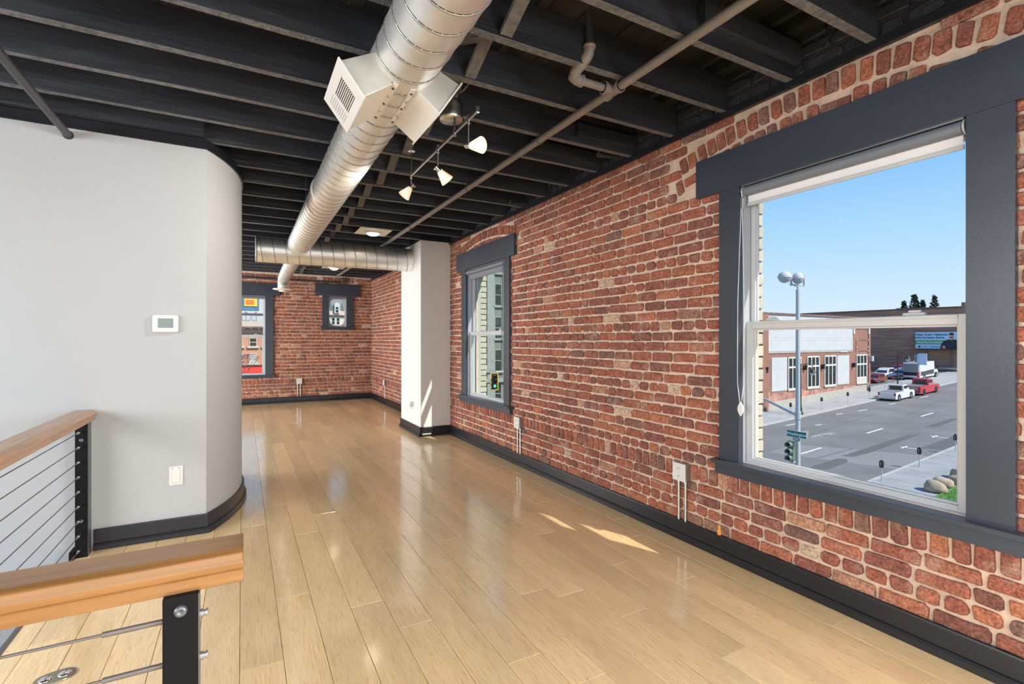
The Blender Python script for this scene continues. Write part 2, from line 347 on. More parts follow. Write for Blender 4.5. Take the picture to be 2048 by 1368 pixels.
wall_far = wall_mesh('wall_far', FW, -4.6, 3.3, [W3, W4], 'exposed red brick end wall with one tall and one small window')

# --- brick shapes
def brick_shape(w, h, seed, t=.016, rad=.014, jag=.0030):
    r = random.Random(seed); pts = []
    hw, hh = w/2, h/2; q = [rad*r.uniform(.6, 1.5) for _ in range(4)]
    cs = [(1, 1), (-1, 1), (-1, -1), (1, -1)]
    for i, (sx, sz) in enumerate(cs):
        k = min(q[i], hh*.8)
        two = [(sx*hw, sz*(hh-k)), (sx*(hw-k*.32), sz*(hh-k*.32)), (sx*(hw-k), sz*hh)]
        if sx*sz < 0: two = two[::-1]
        pts += two
        if w > .15 and i in (0, 2): pts.append((r.uniform(-.03, .03), sz*hh))
    pts = [(x+r.uniform(-jag, jag)*1.3, z+r.uniform(-jag, jag)*1.2) for x, z in pts]
    n = len(pts); ins = .0045
    out = [(x, .006, z) for x, z in pts]
    mid = [(x*(1-ins*.6/hw), -t*.45+.001, z*(1-ins*.6/hh)) for x, z in pts]
    top = [(x*(1-ins*1.9/hw), -t*.62+r.uniform(-.0008, .0008), z*(1-ins*1.9/hh)) for x, z in pts]
    mb = MB(); mb.add(out+mid+top, [(i, (i+1) % n, n+(i+1) % n, n+i) for i in range(n)]+[(n+i, n+(i+1) % n, 2*n+(i+1) % n, 2*n+i) for i in range(n)]+[tuple(range(2*n, 3*n))])
    return mb
BK = {}
for kind, (w, h, cnt) in dict(s=(.198, .0635, 22), h=(.093, .0635, 16), r=(.064, .108, 14)).items():
    BK[kind] = []
    for i in range(cnt):
        mb = brick_shape(w, h, hash((kind == 's', kind == 'h', i)) & 0xffff, rad=.013 if kind != 'h' else .017)
        BK[kind].append((mb, mb.mesh('brick_'+kind, brick_obj_m), w, h))
def lay_courses(a0, a1, holes, arches, rr, ztop, band=None, zoff=0.):
    """(kind, a, z, w, angle) for every brick of one wall"""
    out = []; PIT = .0767
    rows = []
    for k in range(-5, 31):
        if k >= 0: rows.append(('h' if k % 6 == 0 else 's', .583+zoff+PIT*k))
    rows += [('r', .487), ('s', .393), ('s', .317), ('h', .241), ('s', .165)]
    for kind, z in rows:
        if z > ztop: continue
        mod = {'s': .211, 'h': .1055, 'r': .0765}[kind]
        a = a0 - rr.uniform(0, mod)
        while a < a1:
            k2 = kind; m2 = mod
            if kind == 's' and rr.random() < .06: k2 = 'h'; m2 = .1055
            if kind == 'r' and rr.random() < .02: pass
            w = m2-.013+rr.uniform(-.007, .007); m = w+.0125; c = a+m/2; a += m
            l, r_ = c-w/2, c+w/2
            if r_ <= a0+.005 or l >= a1-.005: continue
            l = max(l, a0+.004); r_ = min(r_, a1-.004)
            bad = False
            for (ha, hb, hz0, hz1) in holes:
                if hz0-.02 < z < hz1+.02:
                    if l > ha-.02 and r_ < hb+.02: bad = True
                    elif l < ha-.02 < r_ < hb+.02: r_ = ha-.02
                    elif r_ > hb+.02 > l > ha-.02: l = hb+.02
            if bad or r_-l < .03: continue
            for (ac, peak, Rr, half) in arches:
                zc = peak-Rr; cc = (l+r_)/2
                if abs(cc-ac) < half+.05 and z > peak-.40:
                    dist = math.hypot(cc-ac, z-zc)
                    if dist < Rr+.085 and abs(cc-ac) < half+.03: bad = True
            if bad: continue
            out.append((k2, (l+r_)/2, z+rr.uniform(-.0018, .0018), r_-l, rr.uniform(-.012, .012)))
    for (ac, peak, Rr, half) in arches:
        for ring, dr in (('u', 0.), ('l', -.128)):
            rad = Rr+dr; zc = peak-Rr; st = .078/rad; mx = (half)/rad; t = -mx+rr.uniform(0, st)
            while t < mx:
                if ring == 'l' and rr.random() < .12:
                    a_, z_ = ac+rad*math.sin(t+.6*st), zc+rad*math.cos(t+.6*st)
                    out.append(('s', a_, z_, .15, -t)); t += 2.1*st; continue
                tt = t+rr.uniform(-.08, .08)*st
                out.append(('r', ac+rad*math.sin(tt), zc+rad*math.cos(tt), .064+rr.uniform(-.006, .006), -tt+rr.uniform(-.03, .03))); t += st
    return [b for b in out if b[2] < ztop+.03]
cy_, sy_ = math.cos(YAW), math.sin(YAW)
def view_area(P, w, h, nrm):
    V = Vector(P)-Vector((0, 0, CAM_H)); d = V.x*sy_+V.y*cy_; l = V.x*cy_-V.y*sy_
    if d < .3 or abs(l/d) > 1.1 or abs(V.z/d) > .75: return 0
    return w*h*abs(V.normalized().dot(nrm))/V.length_squared
def put_bricks(parent, fn, rot, nrm, bricks, rr, hide=lambda a, z: False):
    L = sorted(bricks, key=lambda b: -(0 if hide(b[1], b[2]) else view_area(fn(b[1], 0, b[2]), b[3], .0635 if b[0] != 'r' else .1, nrm)))
    big = L[:300]; rest = L[300:]
    def M(b, base):
        sx = b[3]/base
        return Matrix.Translation(fn(b[1], rr.uniform(-.002, .002), b[2])) @ Matrix.Rotation(rot, 4, 'Z') @ Matrix.Rotation(b[4]*(-1 if rot == 0 else 1)*1., 4, 'Y') @ Matrix.Diagonal((sx, 1, 1, 1))
    for b in big:
        mb, me, w, h = rr.choice(BK[b[0]])
        o = bpy.data.objects.new('brick', me); C.objects.link(o); o.matrix_basis = M(b, w); par(o, parent)
    V = []; F = []; T = []
    for b in rest:
        mb, me, w, h = rr.choice(BK[b[0]]); Mx = M(b, w); o0 = len(V); tone = rr.random()
        V += [tuple(Mx @ Vector(v)) for v in mb.v]; F += [[i+o0 for i in f] for f in mb.f]; T += [tone]*len(mb.v)
    me = bpy.data.meshes.new('brick_field'); me.from_pydata(V, [], F); me.materials.append(brick_attr_m)
    at = me.attributes.new('tone', 'FLOAT', 'POINT'); at.data.foreach_set('value', T)
    bm = bmesh.new(); bm.from_mesh(me); bmesh.ops.recalc_face_normals(bm, faces=bm.faces); bm.to_mesh(me); bm.free()
    o = bpy.data.objects.new('brick_field', me); C.objects.link(o); o['kind'] = 'stuff'; par(o, parent)
rr = random.Random(11)
br = lay_courses(-3.0, YF-.004, [W5, W1, W2], [(1.50, 2.757, 3.8, 1.06), (5.76, 2.752, 3.2, .88)], rr, 2.815)
put_bricks(wall_right, RW, -PI/2, Vector((1, 0, 0)), br, rr, hide=lambda a, z: 6.9 < a < 8 or a < .2 and False or (.8 < a < 2.17 and .56 < z < 2.58) or (5.05 < a < 6.45 and .56 < z < 2.6))
bf = lay_courses(-1.2, XW-.004, [W3, W4], [(1.945, 2.80, 30., .33)], rr, 2.84)
put_bricks(wall_far, FW, 0, Vector((0, 1, 0)), bf, rr, hide=lambda a, z: a > 2.35+9 or a < -.1)
# black-painted brickwork between the joist ends
mb = MB(); rp = random.Random(3)
for k in range(3):
    a = -2.9+rp.uniform(0, .1); z = 2.905+.083*k
    while a < YF-.1:
        w = rp.choice([.2, .2, .11, .16]); s0 = len(mb.v)
        sh = brick_shape(w-.014, .066, rp.randrange(9999), jag=.005, t=.02)
        Mx = Matrix.Translation(RW(a+w/2, 0, z)) @ Matrix.Rotation(-PI/2, 4, 'Z'); mb.add([tuple(Mx @ Vector(v)) for v in sh.v], sh.f); a += w
pb = mb.obj('painted_brickwork', paintbrick_m, wall_right); pb['kind'] = 'stuff'; pb['label'] = 'black-painted brickwork between the joist ends'
box('painted_plaster', paintbrick_m, XW-.001, XW+.004, -3, YF, 2.865, 3.28, wall_right)
# cream brick reveals outside the two right-hand windows
for (hb, zz0, zz1) in ((W1[1]+.10, .575, 2.40), (W2[1]+.10, .575, 2.40)):
    z = zz0+.005; k = 0
    while z < zz1-.05:
        me = MB().box(XW+.222, XW+.328+.006*(k % 2), hb-.014, hb+.01, z, z+.068)
        o = me.obj('brick', creambrick, wall_right, .004); k += 1; z += .0792
struct(box('trim_1', black_steel if False else base_m, XW-.030, XW-.002, -3.05, YF, ZT, ZT+.048), 'thin black trim strip along the top of the right brick wall')

# --- grey drywall with the rounded end
arc = []
cx_, cy0, RA = -1.705, 5.1, 1.7
for i in range(33):
    y = 0; t0 = math.asin((4.25-cy0)/RA); t = t0+(-2*t0)*i/32
    arc.append((cx_+RA*math.cos(t), cy0+RA*math.sin(t)))
path = [(-4.5, YL)]+arc+[(-4.5, 5.95)]
vs = [(x, y, -3.0) for x, y in path]+[(x, y, DT) for x, y in path]; n_ = len(path)
mb = MB(); mb.add(vs, [(i, i+1, n_+i+1, n_+i) for i in range(1, n_-2)], True)
mb.add(vs, [(0, 1, n_+1, n_), (n_-2, n_-1, 2*n_-1, 2*n_-2), (n_-1, 0, n_, 2*n_-1), tuple(range(n_))[::-1], tuple(range(n_, 2*n_))])
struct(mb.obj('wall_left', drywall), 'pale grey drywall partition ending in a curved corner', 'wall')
def offs(P, d):
    out = []
    for i in range(len(P)):
        a = Vector(P[max(i-1, 0)]); b = Vector(P[i]); c = Vector(P[min(i+1, len(P)-1)])
        n1 = (b-a) if i > 0 else (c-b); n2 = (c-b) if i < len(P)-1 else (b-a); n1.normalize(); n2.normalize()
        m1 = Vector((n1.y, -n1.x)); m2 = Vector((n2.y, -n2.x)); m = (m1+m2).normalized(); k = d/max(.4, m.dot(m1)); out.append(b+m*k)
    return out
def ribbon(P, sect, name, m, parent=None):
    mb = MB(); n = len(sect); rows = [offs(P, d) for d, z in sect]; vs = []
    for i in range(len(P)): vs += [(rows[j][i].x, rows[j][i].y, sect[j][1]) for j in range(n)]
    for i in range(len(P)-1): mb_f = [(i*n+j, i*n+(j+1) % n, (i+1)*n+(j+1) % n, (i+1)*n+j) for j in range(n)]; mb.f += mb_f; mb.m += [0]*n; mb.sm += [False]*n
    mb.v = vs; mb.f += [list(range(n))[::-1], [len(vs)-n+j for j in range(n)]]; mb.m += [0, 0]; mb.sm += [False]*2
    return mb.obj(name, m, parent)
BS = [(0, .001), (0, .135), (.017, .135), (.020, .128), (.020, .001)]
SH = [(.018, .001), (.018, .046), (.028, .043), (.036, .030), (.036, .001)]
def baseboard(name, P, label):
    o = ribbon(P, BS, name, base_m); struct(o, label, 'baseboard'); ribbon(P, SH, 'shoe_moulding', base_m, o); return o
lp = [(-.872, YL)]+arc[:24]
baseboard('baseboard_left', lp, 'black baseboard along the grey drywall and around its curved end')
baseboard('baseboard_right', [(XW-.003, 6.95), (XW-.003, -3.0)][::-1] if False else [(XW-.006, -3.0), (XW-.006, 6.95)][::-1], 'black baseboard below the big window wall')
baseboard('baseboard_far', [(-4.5, YF-.004), (XW-.004, YF-.004), (XW-.004, 7.95)], 'black baseboard at the far brick wall and its corner')
baseboard('baseboard_column', [(2.27, 7.95), (2.27, 6.95), (XW-.03, 6.95)], 'black baseboard wrapping the white column')
TS = [(-.01, DT), (-.01, ZJ), (.012, ZJ), (.012, DT)]
struct(ribbon(path[:30], TS, 'trim_2', base_m), 'black strip on top of the grey partition')
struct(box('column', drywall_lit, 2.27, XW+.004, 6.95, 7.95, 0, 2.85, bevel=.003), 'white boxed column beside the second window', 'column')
struct(ribbon([(2.27, 7.95), (2.27, 6.95), (XW, 6.95)], [(-.01, 2.852), (-.01, 2.90), (.012, 2.90), (.012, 2.852)], 'trim_3', base_m), 'black strip capping the white column')
# hidden sides of the room
struct(box('wall_side', drywall, -4.65, -4.5, -3.1, YF+.3, -3, 3.3), 'white side wall of the loft', 'wall')
mb = slab(lambda a, d, z: (a, -3.1+d, z), -4.5, 3.06, -.3, 3.3, 0, .12, [(-3.3, 2.5, .35, 2.75)])  # wide hole in the unseen wall, added to let light in
struct(mb.obj('wall_back', drywall), 'white wall behind the camera with a wide opening added for light', 'wall')

# --- floor
OPX0, OPX1, OPY0, OPY1 = -2.3, -.955, 1.42, YL
mb = MB()
for (a, b, c, d) in ((-4.5, OPX0, -3, YF), (OPX0, OPX1, -3, OPY0), (OPX1, 2.86, -3, YF), (OPX0, OPX1, 5.95, YF)): mb.box(a, b, c, d, -.30, -.016)
floor = mb.obj('floor', gap_m); struct(floor, 'glossy bamboo plank floor running towards the far brick wall', 'floor')
rf = random.Random(5); PW = .1695; fixed = {0: 2.383, 4: 2.374, 6: 1.89, 8: 2.37, 10: 1.94, 11: 1.478}
cnt = 0
for k in range(-27, 16):
    x0 = -.0095+PW*k; x1 = x0+PW-.0022
    far_only = x0 < OPX1
    if k < -12: continue
    if k == 15: x1 = min(x1, XW-.02)
    y = fixed.get(k, rf.uniform(.9, 2.8))
    ys = [y]
    while y > -.9: y -= rf.uniform(1.5, 1.95); ys.insert(0, y)
    y = ys[-1]
    while y < YF: y += rf.uniform(1.5, 1.95); ys.append(y)
    for ya, yb in zip(ys, ys[1:]):
        ya_, yb_ = max(ya, -1.6), min(yb, YF-.01)
        if far_only: ya_ = max(ya_, 5.96)
        if yb_-ya_ < .05: continue
        xa = max(x0, OPX1) if (k == -6 and not far_only) else x0
        zt = rf.uniform(-.0004, .0004); e = .0014
        mb = MB(); yy0, yy1 = ya_+.0008, yb_-.0008
        b = [(xa, yy0), (x1, yy0), (x1, yy1), (xa, yy1)]; t = [(xa+e, yy0+e), (x1-e, yy0+e), (x1-e, yy1-e), (xa+e, yy1-e)]
        mb.add([(p[0], p[1], -.015) for p in b]+[(p[0], p[1], zt-e) for p in b]+[(p[0], p[1], zt) for p in t],
               [(0, 1, 5, 4), (1, 2, 6, 5), (2, 3, 7, 6), (3, 0, 4, 7), (4, 5, 9, 8), (5, 6, 10, 9), (6, 7, 11, 10), (7, 4, 8, 11), (8, 9, 10, 11)])
        mb.obj('plank', floor_m, floor); cnt += 1
# strip of planks beside the stair opening
y = -1.2
xs0, xs1 = OPX1+.012, -.0095+PW*-5-.0022
while y < YL:
    y2 = min(y+rf.uniform(1.6, 1.95), YL)
    box('plank', floor_m, xs0, xs1, y+.001, y2-.001, -.015, 0, floor); y = y2
struct(box('trim_4', steel_edge, OPX1-.012, OPX1+.012, OPY0, OPY1, -.30, .004, bevel=.002), 'dark metal nosing along the stair opening in the floor')
struct(mb_ := slab(lambda a, d, z: (OPX0-.1+d, a, z), OPY0-.1, YL, -3, -.016, 0, .1, []).obj('wall_stair', drywall), 'white wall of the stairwell', 'wall')
struct(box('floor_lower', mat('grey_lower_floor', (.25, .24, .23), .8), OPX0, OPX1+2, OPY0-1, YL, -3.1, -3.0), 'grey floor at the bottom of the stairwell', 'floor')
struct(box('wall_stair_side', drywall, OPX1+.0, OPX1+.1, OPY0, YL, -3, -.30), 'white wall below the floor edge in the stairwell', 'wall')

# --- ceiling
ceiling = struct(box('ceiling', deck_m, -4.5, 3.06, -3.1, YF+.3, 3.17, 3.30), 'black painted ceiling of open joists and deck boards', 'ceiling')
rc = random.Random(9)
i = 0; x = -1.6
while x < 2.72:
    box('deck_board', deck_m, x, x+.090, -3, YF, 3.135+rc.uniform(0, .006), 3.169, ceiling); x += .094; i += 1
box('deck_field', deck_m, -4.5, -1.606, -3, YF, 3.137, 3.169, ceiling)
JY = [-2.15, -1.72, -1.29, -.86, -.43, 0, .43, .86, 1.27, 1.69, 2.12, 2.555, 2.99, 3.425, 3.85, 4.28, 4.715, 5.16, 5.61, 6.06, 6.52, 6.97, 7.42, 7.86, 8.30, 8.75, 9.20, 9.64, 10.10, 10.55, 11.0, 11.45, 11.88]
for i, y in enumerate(JY):
    zb = ZJ+rc.uniform(-.004, .004); mb = MB(); N = 14; vs = []
    for j in range(N+1):
        xx = -4.5+(2.80+4.5)*j/N; w = rc.uniform(-.003, .003)
        for (yy, zz) in ((y+w, zb+rc.uniform(-.003, .003)), (y+.046+w, zb+rc.uniform(-.003, .003)), (y+.046, 3.07), (y, 3.07)): vs.append((xx, yy, zz))
    mb.add(vs, [(j*4+k, j*4+(k+1) % 4, (j+1)*4+(k+1) % 4, (j+1)*4+k) for j in range(N) for k in range(4)]+[(0, 1, 2, 3), (N*4, N*4+1, N*4+2, N*4+3)])
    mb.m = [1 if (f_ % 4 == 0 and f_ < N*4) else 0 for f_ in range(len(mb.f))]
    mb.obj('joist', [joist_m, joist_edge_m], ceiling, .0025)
for x0, x1 in ((2.60, 2.69), (2.46, 2.50), (1.30, 1.34), (.1, .14), (-1.1, -1.06), (-3, -2.96)): box('ledger_beam', deck_m, x0, x1, -3, YF, 3.071, 3.134, ceiling)
for i, (y, y2) in enumerate(zip(JY, JY[1:])):
    if y < 1.2: continue
    for flip, xc in ((0, 1.055+rc.uniform(-.02, .02)), (1, 1.125+rc.uniform(-.02, .02))):
        a, b = (y+.048, 2.875), (y2-.002, 3.045)
        if flip: a, b = (y+.048, 3.045), (y2-.002, 2.875)
        dy, dz = b[0]-a[0], b[1]-a[1]; L_ = math.hypot(dy, dz); nx, nz = -dz/L_*.011, dy/L_*.011
        w = .032
        vs = [(xc+sx*w, p[0]+sn*nx, p[1]+sn*nz) for p in (a, b) for sn in (-1, 1) for sx in (-1, 1)]
        mb = MB(); mb.add(vs, [(0, 1, 3, 2), (4, 6, 7, 5), (0, 4, 5, 1), (2, 3, 7, 6), (0, 2, 6, 4), (1, 5, 7, 3)]); mb.obj('bridging_brace', bridge_m, ceiling)
# scabbed boards, sisters and blocks the photo shows
box('sister_board', joist_m, -4.5, -.245, 4.20, 4.245, 2.865, 3.0, ceiling)
for (x0, x1, y, z0, z1) in ((1.95, 2.72, 1.645, 2.93, 3.04), (2.15, 2.73, 2.945, 2.90, 2.99), (2.0, 2.73, 3.38, 2.91, 3.0), (.20, .36, 1.66, 2.90, 3.05)):
    box('sister_board', joist_m, x0, x1, y, y+.044, z0, z1, ceiling, .002)
for (ya, yb) in ((3.90, 4.28), (5.2, 5.61)):
    MB().prism([(0, 0), (.045, 0), (.045, .045), (0, .045)], lambda a, u, v, ya=ya, yb=yb: (2.30+.35*a+u, ya+(yb-ya)*0+u*0, 2.90+v+a*.02), 0, 1).obj('ceiling_block', joist_m, ceiling)

# ------------------------------------------------------------------ windows
def bx(mb, fn, a0, a1, d0, d1, z0, z1):
    P, Q = fn(a0, d0, z0), fn(a1, d1, z1); mb.box(P[0], Q[0], P[1], Q[1], P[2], Q[2]); return mb
def fbox(name, m, fn, a0, a1, d0, d1, z0, z1, parent, bev=0.): return bx(MB(), fn, a0, a1, d0, d1, z0, z1).obj(name, m, parent, bev)
def sash_mb(fn, a0, a1, d0, d1, z0, z1, st, top, bot, e=.010):
    mb = MB()
    bx(mb, fn, a0, a0+st, d0, d1, z0, z1); bx(mb, fn, a1-st, a1, d0, d1, z0, z1)
    bx(mb, fn, a0+st, a1-st, d0, d1, z1-top, z1); bx(mb, fn, a0+st, a1-st, d0, d1, z0, z0+bot)
    dd = d0+(d1-d0)*.45      # glazing bead
    bx(mb, fn, a0+st, a0+st+e, dd, d1, z0+bot, z1-top); bx(mb, fn, a1-st-e, a1-st, dd, d1, z0+bot, z1-top)
    bx(mb, fn, a0+st+e, a1-st-e, dd, d1, z1-top-e, z1-top); bx(mb, fn, a0+st+e, a1-st-e, dd, d1, z0+bot, z0+bot+e)
    return mb
def window(name, fn, W, outer, head, sill, label, gl, mid=None, capped=False):
    a0, a1, z0, z1 = W; win = thing(name, fn((a0+a1)/2, 0, z0), label, 'window'); win['kind'] = 'structure'
    (s0, s1) = outer
    fbox('casing_stile', casing_m, fn, s0, a0+.002, -.034, .0, sill[1]-.004, head[2]+.004, win, .002)
    fbox('casing_stile', casing_m, fn, a1-.002, s1, -.034, .0, sill[1]-.004, head[2]+.004, win, .002)
    fbox('casing_head', casing_m, fn, head[0], head[1], -.042, .0, head[2], head[3], win, .002)
    if capped: fbox('head_cap', casing_m, fn, head[0]-.02, head[1]+.02, -.062, .0, head[3], head[3]+.03, win, .002)
    fbox('window_stool', casing_m, fn, sill[2], sill[3], -.078, .035, sill[1]-.026, sill[1], win, .003)
    fbox('window_apron', casing_m, fn, sill[2]+.012, sill[3]-.012, -.052, .0, sill[0], sill[1]-.026, win, .002)
    # jambs and liners
    for sgn, a in ((1, a0), (-1, a1)):
        fbox('jamb', casing_m, fn, a-.02*sgn, a+.0*sgn, -.001, .13, z0-.02, z1+.02, win)
        fbox('jamb_liner', track_m, fn, a, a+.007*sgn, .004, .115, z0, z1, win)
        fbox('exterior_casing', frame_ext, fn, a-.10*sgn, a-.045*sgn, .115, .222, z0, z1, win)
    fbox('jamb_head', casing_m, fn, a0, a1, -.001, .16, z1, z1+.02, win)
    fbox('exterior_sill', frame_ext, fn, a0-.10, a1+.10, .17, .35, z0-.118, z0-.070, win)
    fbox('exterior_head', frame_ext, fn, a0-.02, a1+.02, .115, .222, z1-.03, z1+.04, win)
    fbox('sill_strip', track_m, fn, a0, a1, .010, .115, z0-.012, z0+.004, win)
    if mid is None: return win
    o1 = sash_mb(fn, a0+.008, a1-.008, .030, .064, z0-.008, mid+.028, .042, .046, .038).obj('lower_sash', sash_m, win, .002)
    fbox('glass_pane', gl, fn, a0+.055, a1-.055, .052, .054, z0+.035, mid-.02, o1)
    o2 = sash_mb(fn, a0+.010, a1-.010, .070, .104, mid-.022, z1-.002, .028, .045, .045, .006).obj('upper_sash', sash_m, win, .002)
    fbox('glass_pane', gl, fn, a0+.040, a1-.040, .092, .094, mid+.02, z1-.05, o2)
    fbox('rail_lip', sash_m, fn, a0+.05, a1-.05, .022, .034, mid+.012, mid+.024, o1, .002)
    for f in ((.16, .80) if a1-a0 > .6 else ()):
        aa = a1-(a1-a0)*f; mb = MB(); s0_ = fn(aa, .05, mid+.028)
        bx(mb, fn, aa-.045, aa+.045, .036, .066, mid+.028, mid+.042); fo = mb.obj('sash_lock', sash_m, o1, .006)
        fbox('sash_lever', sash_m, fn, aa-.028, aa+.022, .038, .060, mid+.042, mid+.054, fo, .005)
    return win
win1 = window('window_1', RW, W1, (.778, 2.175), (.615, 2.354, 2.353, 2.600), (.545, .638, .735, 2.205), 'large double hung window with wide charcoal casing and street view', pane, 1.487)
win2 = window('window_2', RW, W2, (5.045, 6.465), (4.917, 6.635, 2.365, 2.612), (.545, .640, 4.985, 6.50), 'tall charcoal-cased window beside the white column', pane_g, 1.487)
win_added = window('window_added', RW, W5, (-2.80, -.40), (-2.97, -.22, 2.353, 2.600), (.545, .638, -2.85, -.36), 'made-up charcoal-cased window beside the camera, unseen, added for its light', pane, 1.487)  # unseen window added around the right-hand fill light
win3 = window('window_3', FW, W3, (-.86, .597), (-1.02, .730, 2.38, 2.632), (.575, .642, -.90, .625), 'tall charcoal-cased window in the far brick wall', pane, 1.487)
win4 = window('window_4', FW, W4, (1.607, 2.302), (1.455, 2.445, 2.425, 2.668), (1.632, 1.705, 1.568, 2.326), 'small square-headed window high in the far brick wall', pane, None, True)
# small window's fixed sash; its rounded corners stand in for a bright halo
def oval(n, ca, cz, ra, rz, p): return [(ca+ra*abs(math.cos(t))**p*(1 if math.cos(t) > 0 else -1), cz+rz*abs(math.sin(t))**p*(1 if math.sin(t) > 0 else -1)) for t in [2*PI*(i+.5)/n for i in range(n)]]
N = 40; ca, cz = 1.945, 2.045; inn = oval(N, ca, cz, .172, .305, .55); ou = oval(N, ca, cz, .196, .335, .12)
vs = [FW(a, .05, z) for a, z in inn]+[FW(a, .05, z) for a, z in ou]+[FW(a, .09, z) for a, z in inn]+[FW(a, .09, z) for a, z in ou]
mb = MB(); mb.add(vs, [(i, (i+1) % N, N+(i+1) % N, N+i) for i in range(N)]+[(i, (i+1) % N, 2*N+(i+1) % N, 2*N+i) for i in range(N)]+[(2*N+i, 2*N+(i+1) % N, 3*N+(i+1) % N, 3*N+i) for i in range(N)]+[(N+i, N+(i+1) % N, 3*N+(i+1) % N, 3*N+i) for i in range(N)])
sf = mb.obj('halo_sash', sash_m, win4); fbox('glass_pane', pane, FW, 1.76, 2.13, .07, .072, 1.72, 2.37, sf)

def roller(fn, W, drop, fab, label, chain=None, hembar=True, rollm=shade_roll):
    a0, a1, z0, z1 = W; rs = thing('roller_shade', fn((a0+a1)/2, 0, z1-.03), label, 'window shade')
    zc = z1-.036; mb = MB(); mb.cyl(fn(a0+.022, .004, zc), fn(a1-.022, .004, zc), .029, n=28); mb.obj('shade_roll', rollm, rs)
    mb = MB(); bx(mb, fn, a0+.012, a1-.012, -.026, -.018, z1-.009, z1-.004); bx(mb, fn, a0+.012, a1-.012, -.024, .03, z1-.005, z1-.001); mb.obj('head_rail', brushed, rs)
    for a in (a0+.014, a1-.014):
        s_ = MB(); s_.cyl(fn(a-.004, .004, zc), fn(a+.004, .004, zc), .033, n=24); s_.obj('end_bracket', track_m, rs)
    fbox('shade_fabric', fab, fn, a0+.028, a1-.028, .018, .0195, drop+.012, zc, rs)
    if hembar: fbox('hem_bar', sash_m if fab is shade_fab else fab, fn, a0+.024, a1-.024, .013, .024, drop-.006, drop+.014, rs, .003)
    if chain:
        ac, zb, mm, wdt = chain; pts = []
        for i in range(37):
            t = i/36; s = math.sin(PI*t)
            zz = zc+.0-(zc-zb)*(1-abs(2*t-1)**1.0 if True else 0)
            aa = ac+wdt*(-1 if t < .5 else 1)*min(1, (1-abs(2*t-1))*2.0)*(1 if abs(2*t-1) > .12 else abs(2*t-1)/.12)
            pts.append(fn(aa, -.028-.012*s, zz))
        MB().tube(pts, .0022, 6).obj('bead_chain', mm, rs)
        if mm is plastic_w:
            o = MB(); o.prism([(0, -.045), (.016, -.018), (.020, 0), (.016, .018), (0, .045), (-.016, .018), (-.020, 0), (-.016, -.018)], lambda d, a, z: fn(ac+a, -.046+d, zb+z), 0, .014).obj('chain_clip', plastic_w, rs, .003)
            fbox('chain_guide', brushed, fn, ac-.010, ac+.010, -.035, -.02, zc-.11, zc-.04, rs, .003)
    return rs
roller(RW, W1, 2.235, shade_fab, 'rolled white roller shade at the top of the big street window', (2.012, .975, plastic_w, .022))
roller(RW, W2, 2.235, shade_dark, 'rolled grey roller shade of the window beside the column', (5.215, 1.02, black_m, .010))
roller(FW, W3, 2.30, shade_fab, 'rolled roller shade of the far end tall window', None)
roller(FW, (W4[0], W4[1], W4[2], W4[3]), 2.385, shade_fab, 'short roller shade of the small far window', None, False)

# ------------------------------------------------------------------ ducts
def spiral(mb, p0, p1, r, pitch, w=.0045, h=.0035, n=28, phase=0.):
    p0 = Vector(p0); p1 = Vector(p1); d = (p1-p0); L_ = d.length; d.normalize(); a = d.orthogonal().normalized(); b = d.cross(a)
    N = int(L_/pitch*n); vs = []; fs = []
    for i in range(N+1):
        s = L_*i/N; t = 2*PI*(s/pitch)+phase; e = a*math.cos(t)+b*math.sin(t)
        for ds, rr_ in ((-w, r-.0005), (-w*.6, r+h), (w*.6, r+h), (w, r-.0005)): vs.append(p0+d*(s+ds)+e*rr_)
    for i in range(N):
        for k in range(3): fs.append((i*4+k, i*4+k+1, i*4+4+k+1, i*4+4+k))
    mb.add(vs, fs, True); return mb
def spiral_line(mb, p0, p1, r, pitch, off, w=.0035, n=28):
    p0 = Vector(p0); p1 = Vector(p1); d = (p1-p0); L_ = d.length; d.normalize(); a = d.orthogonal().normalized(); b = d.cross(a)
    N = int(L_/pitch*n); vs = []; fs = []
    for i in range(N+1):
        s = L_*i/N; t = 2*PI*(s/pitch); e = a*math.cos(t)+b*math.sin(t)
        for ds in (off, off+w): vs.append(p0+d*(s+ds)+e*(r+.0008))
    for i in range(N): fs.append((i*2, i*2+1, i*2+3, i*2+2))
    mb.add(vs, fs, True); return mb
def duct_piece(name, p0, p1, r, pitch, parent):
    o = MB().cyl(p0, p1, r, n=72).obj(name, duct_m, parent)
    spiral(MB(), p0, p1, r, pitch).obj('spiral_seam', seam_m, o)
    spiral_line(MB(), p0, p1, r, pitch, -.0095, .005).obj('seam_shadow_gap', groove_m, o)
    return o
DX, DZ, DR = .660, 2.700, .146
main = thing('spiral_duct', (DX, 3, DZ-DR), 'main galvanized spiral duct running down the room with two side register boxes', 'duct')
duct_piece('duct_body', (DX-.008, -2.9, DZ), (DX+.012, 7.26, DZ-.01), DR, .132, main)
MB().cyl((DX+.012, 7.10, DZ-.01), (DX+.014, 7.30, DZ-.02), DR+.006, .135, n=60).obj('saddle_collar', duct_m, main)
for y in (1.12, 4.55): MB().cyl((DX, y, DZ), (DX, y+.045, DZ), DR+.003, n=72).obj('joint_band', duct_m, main)
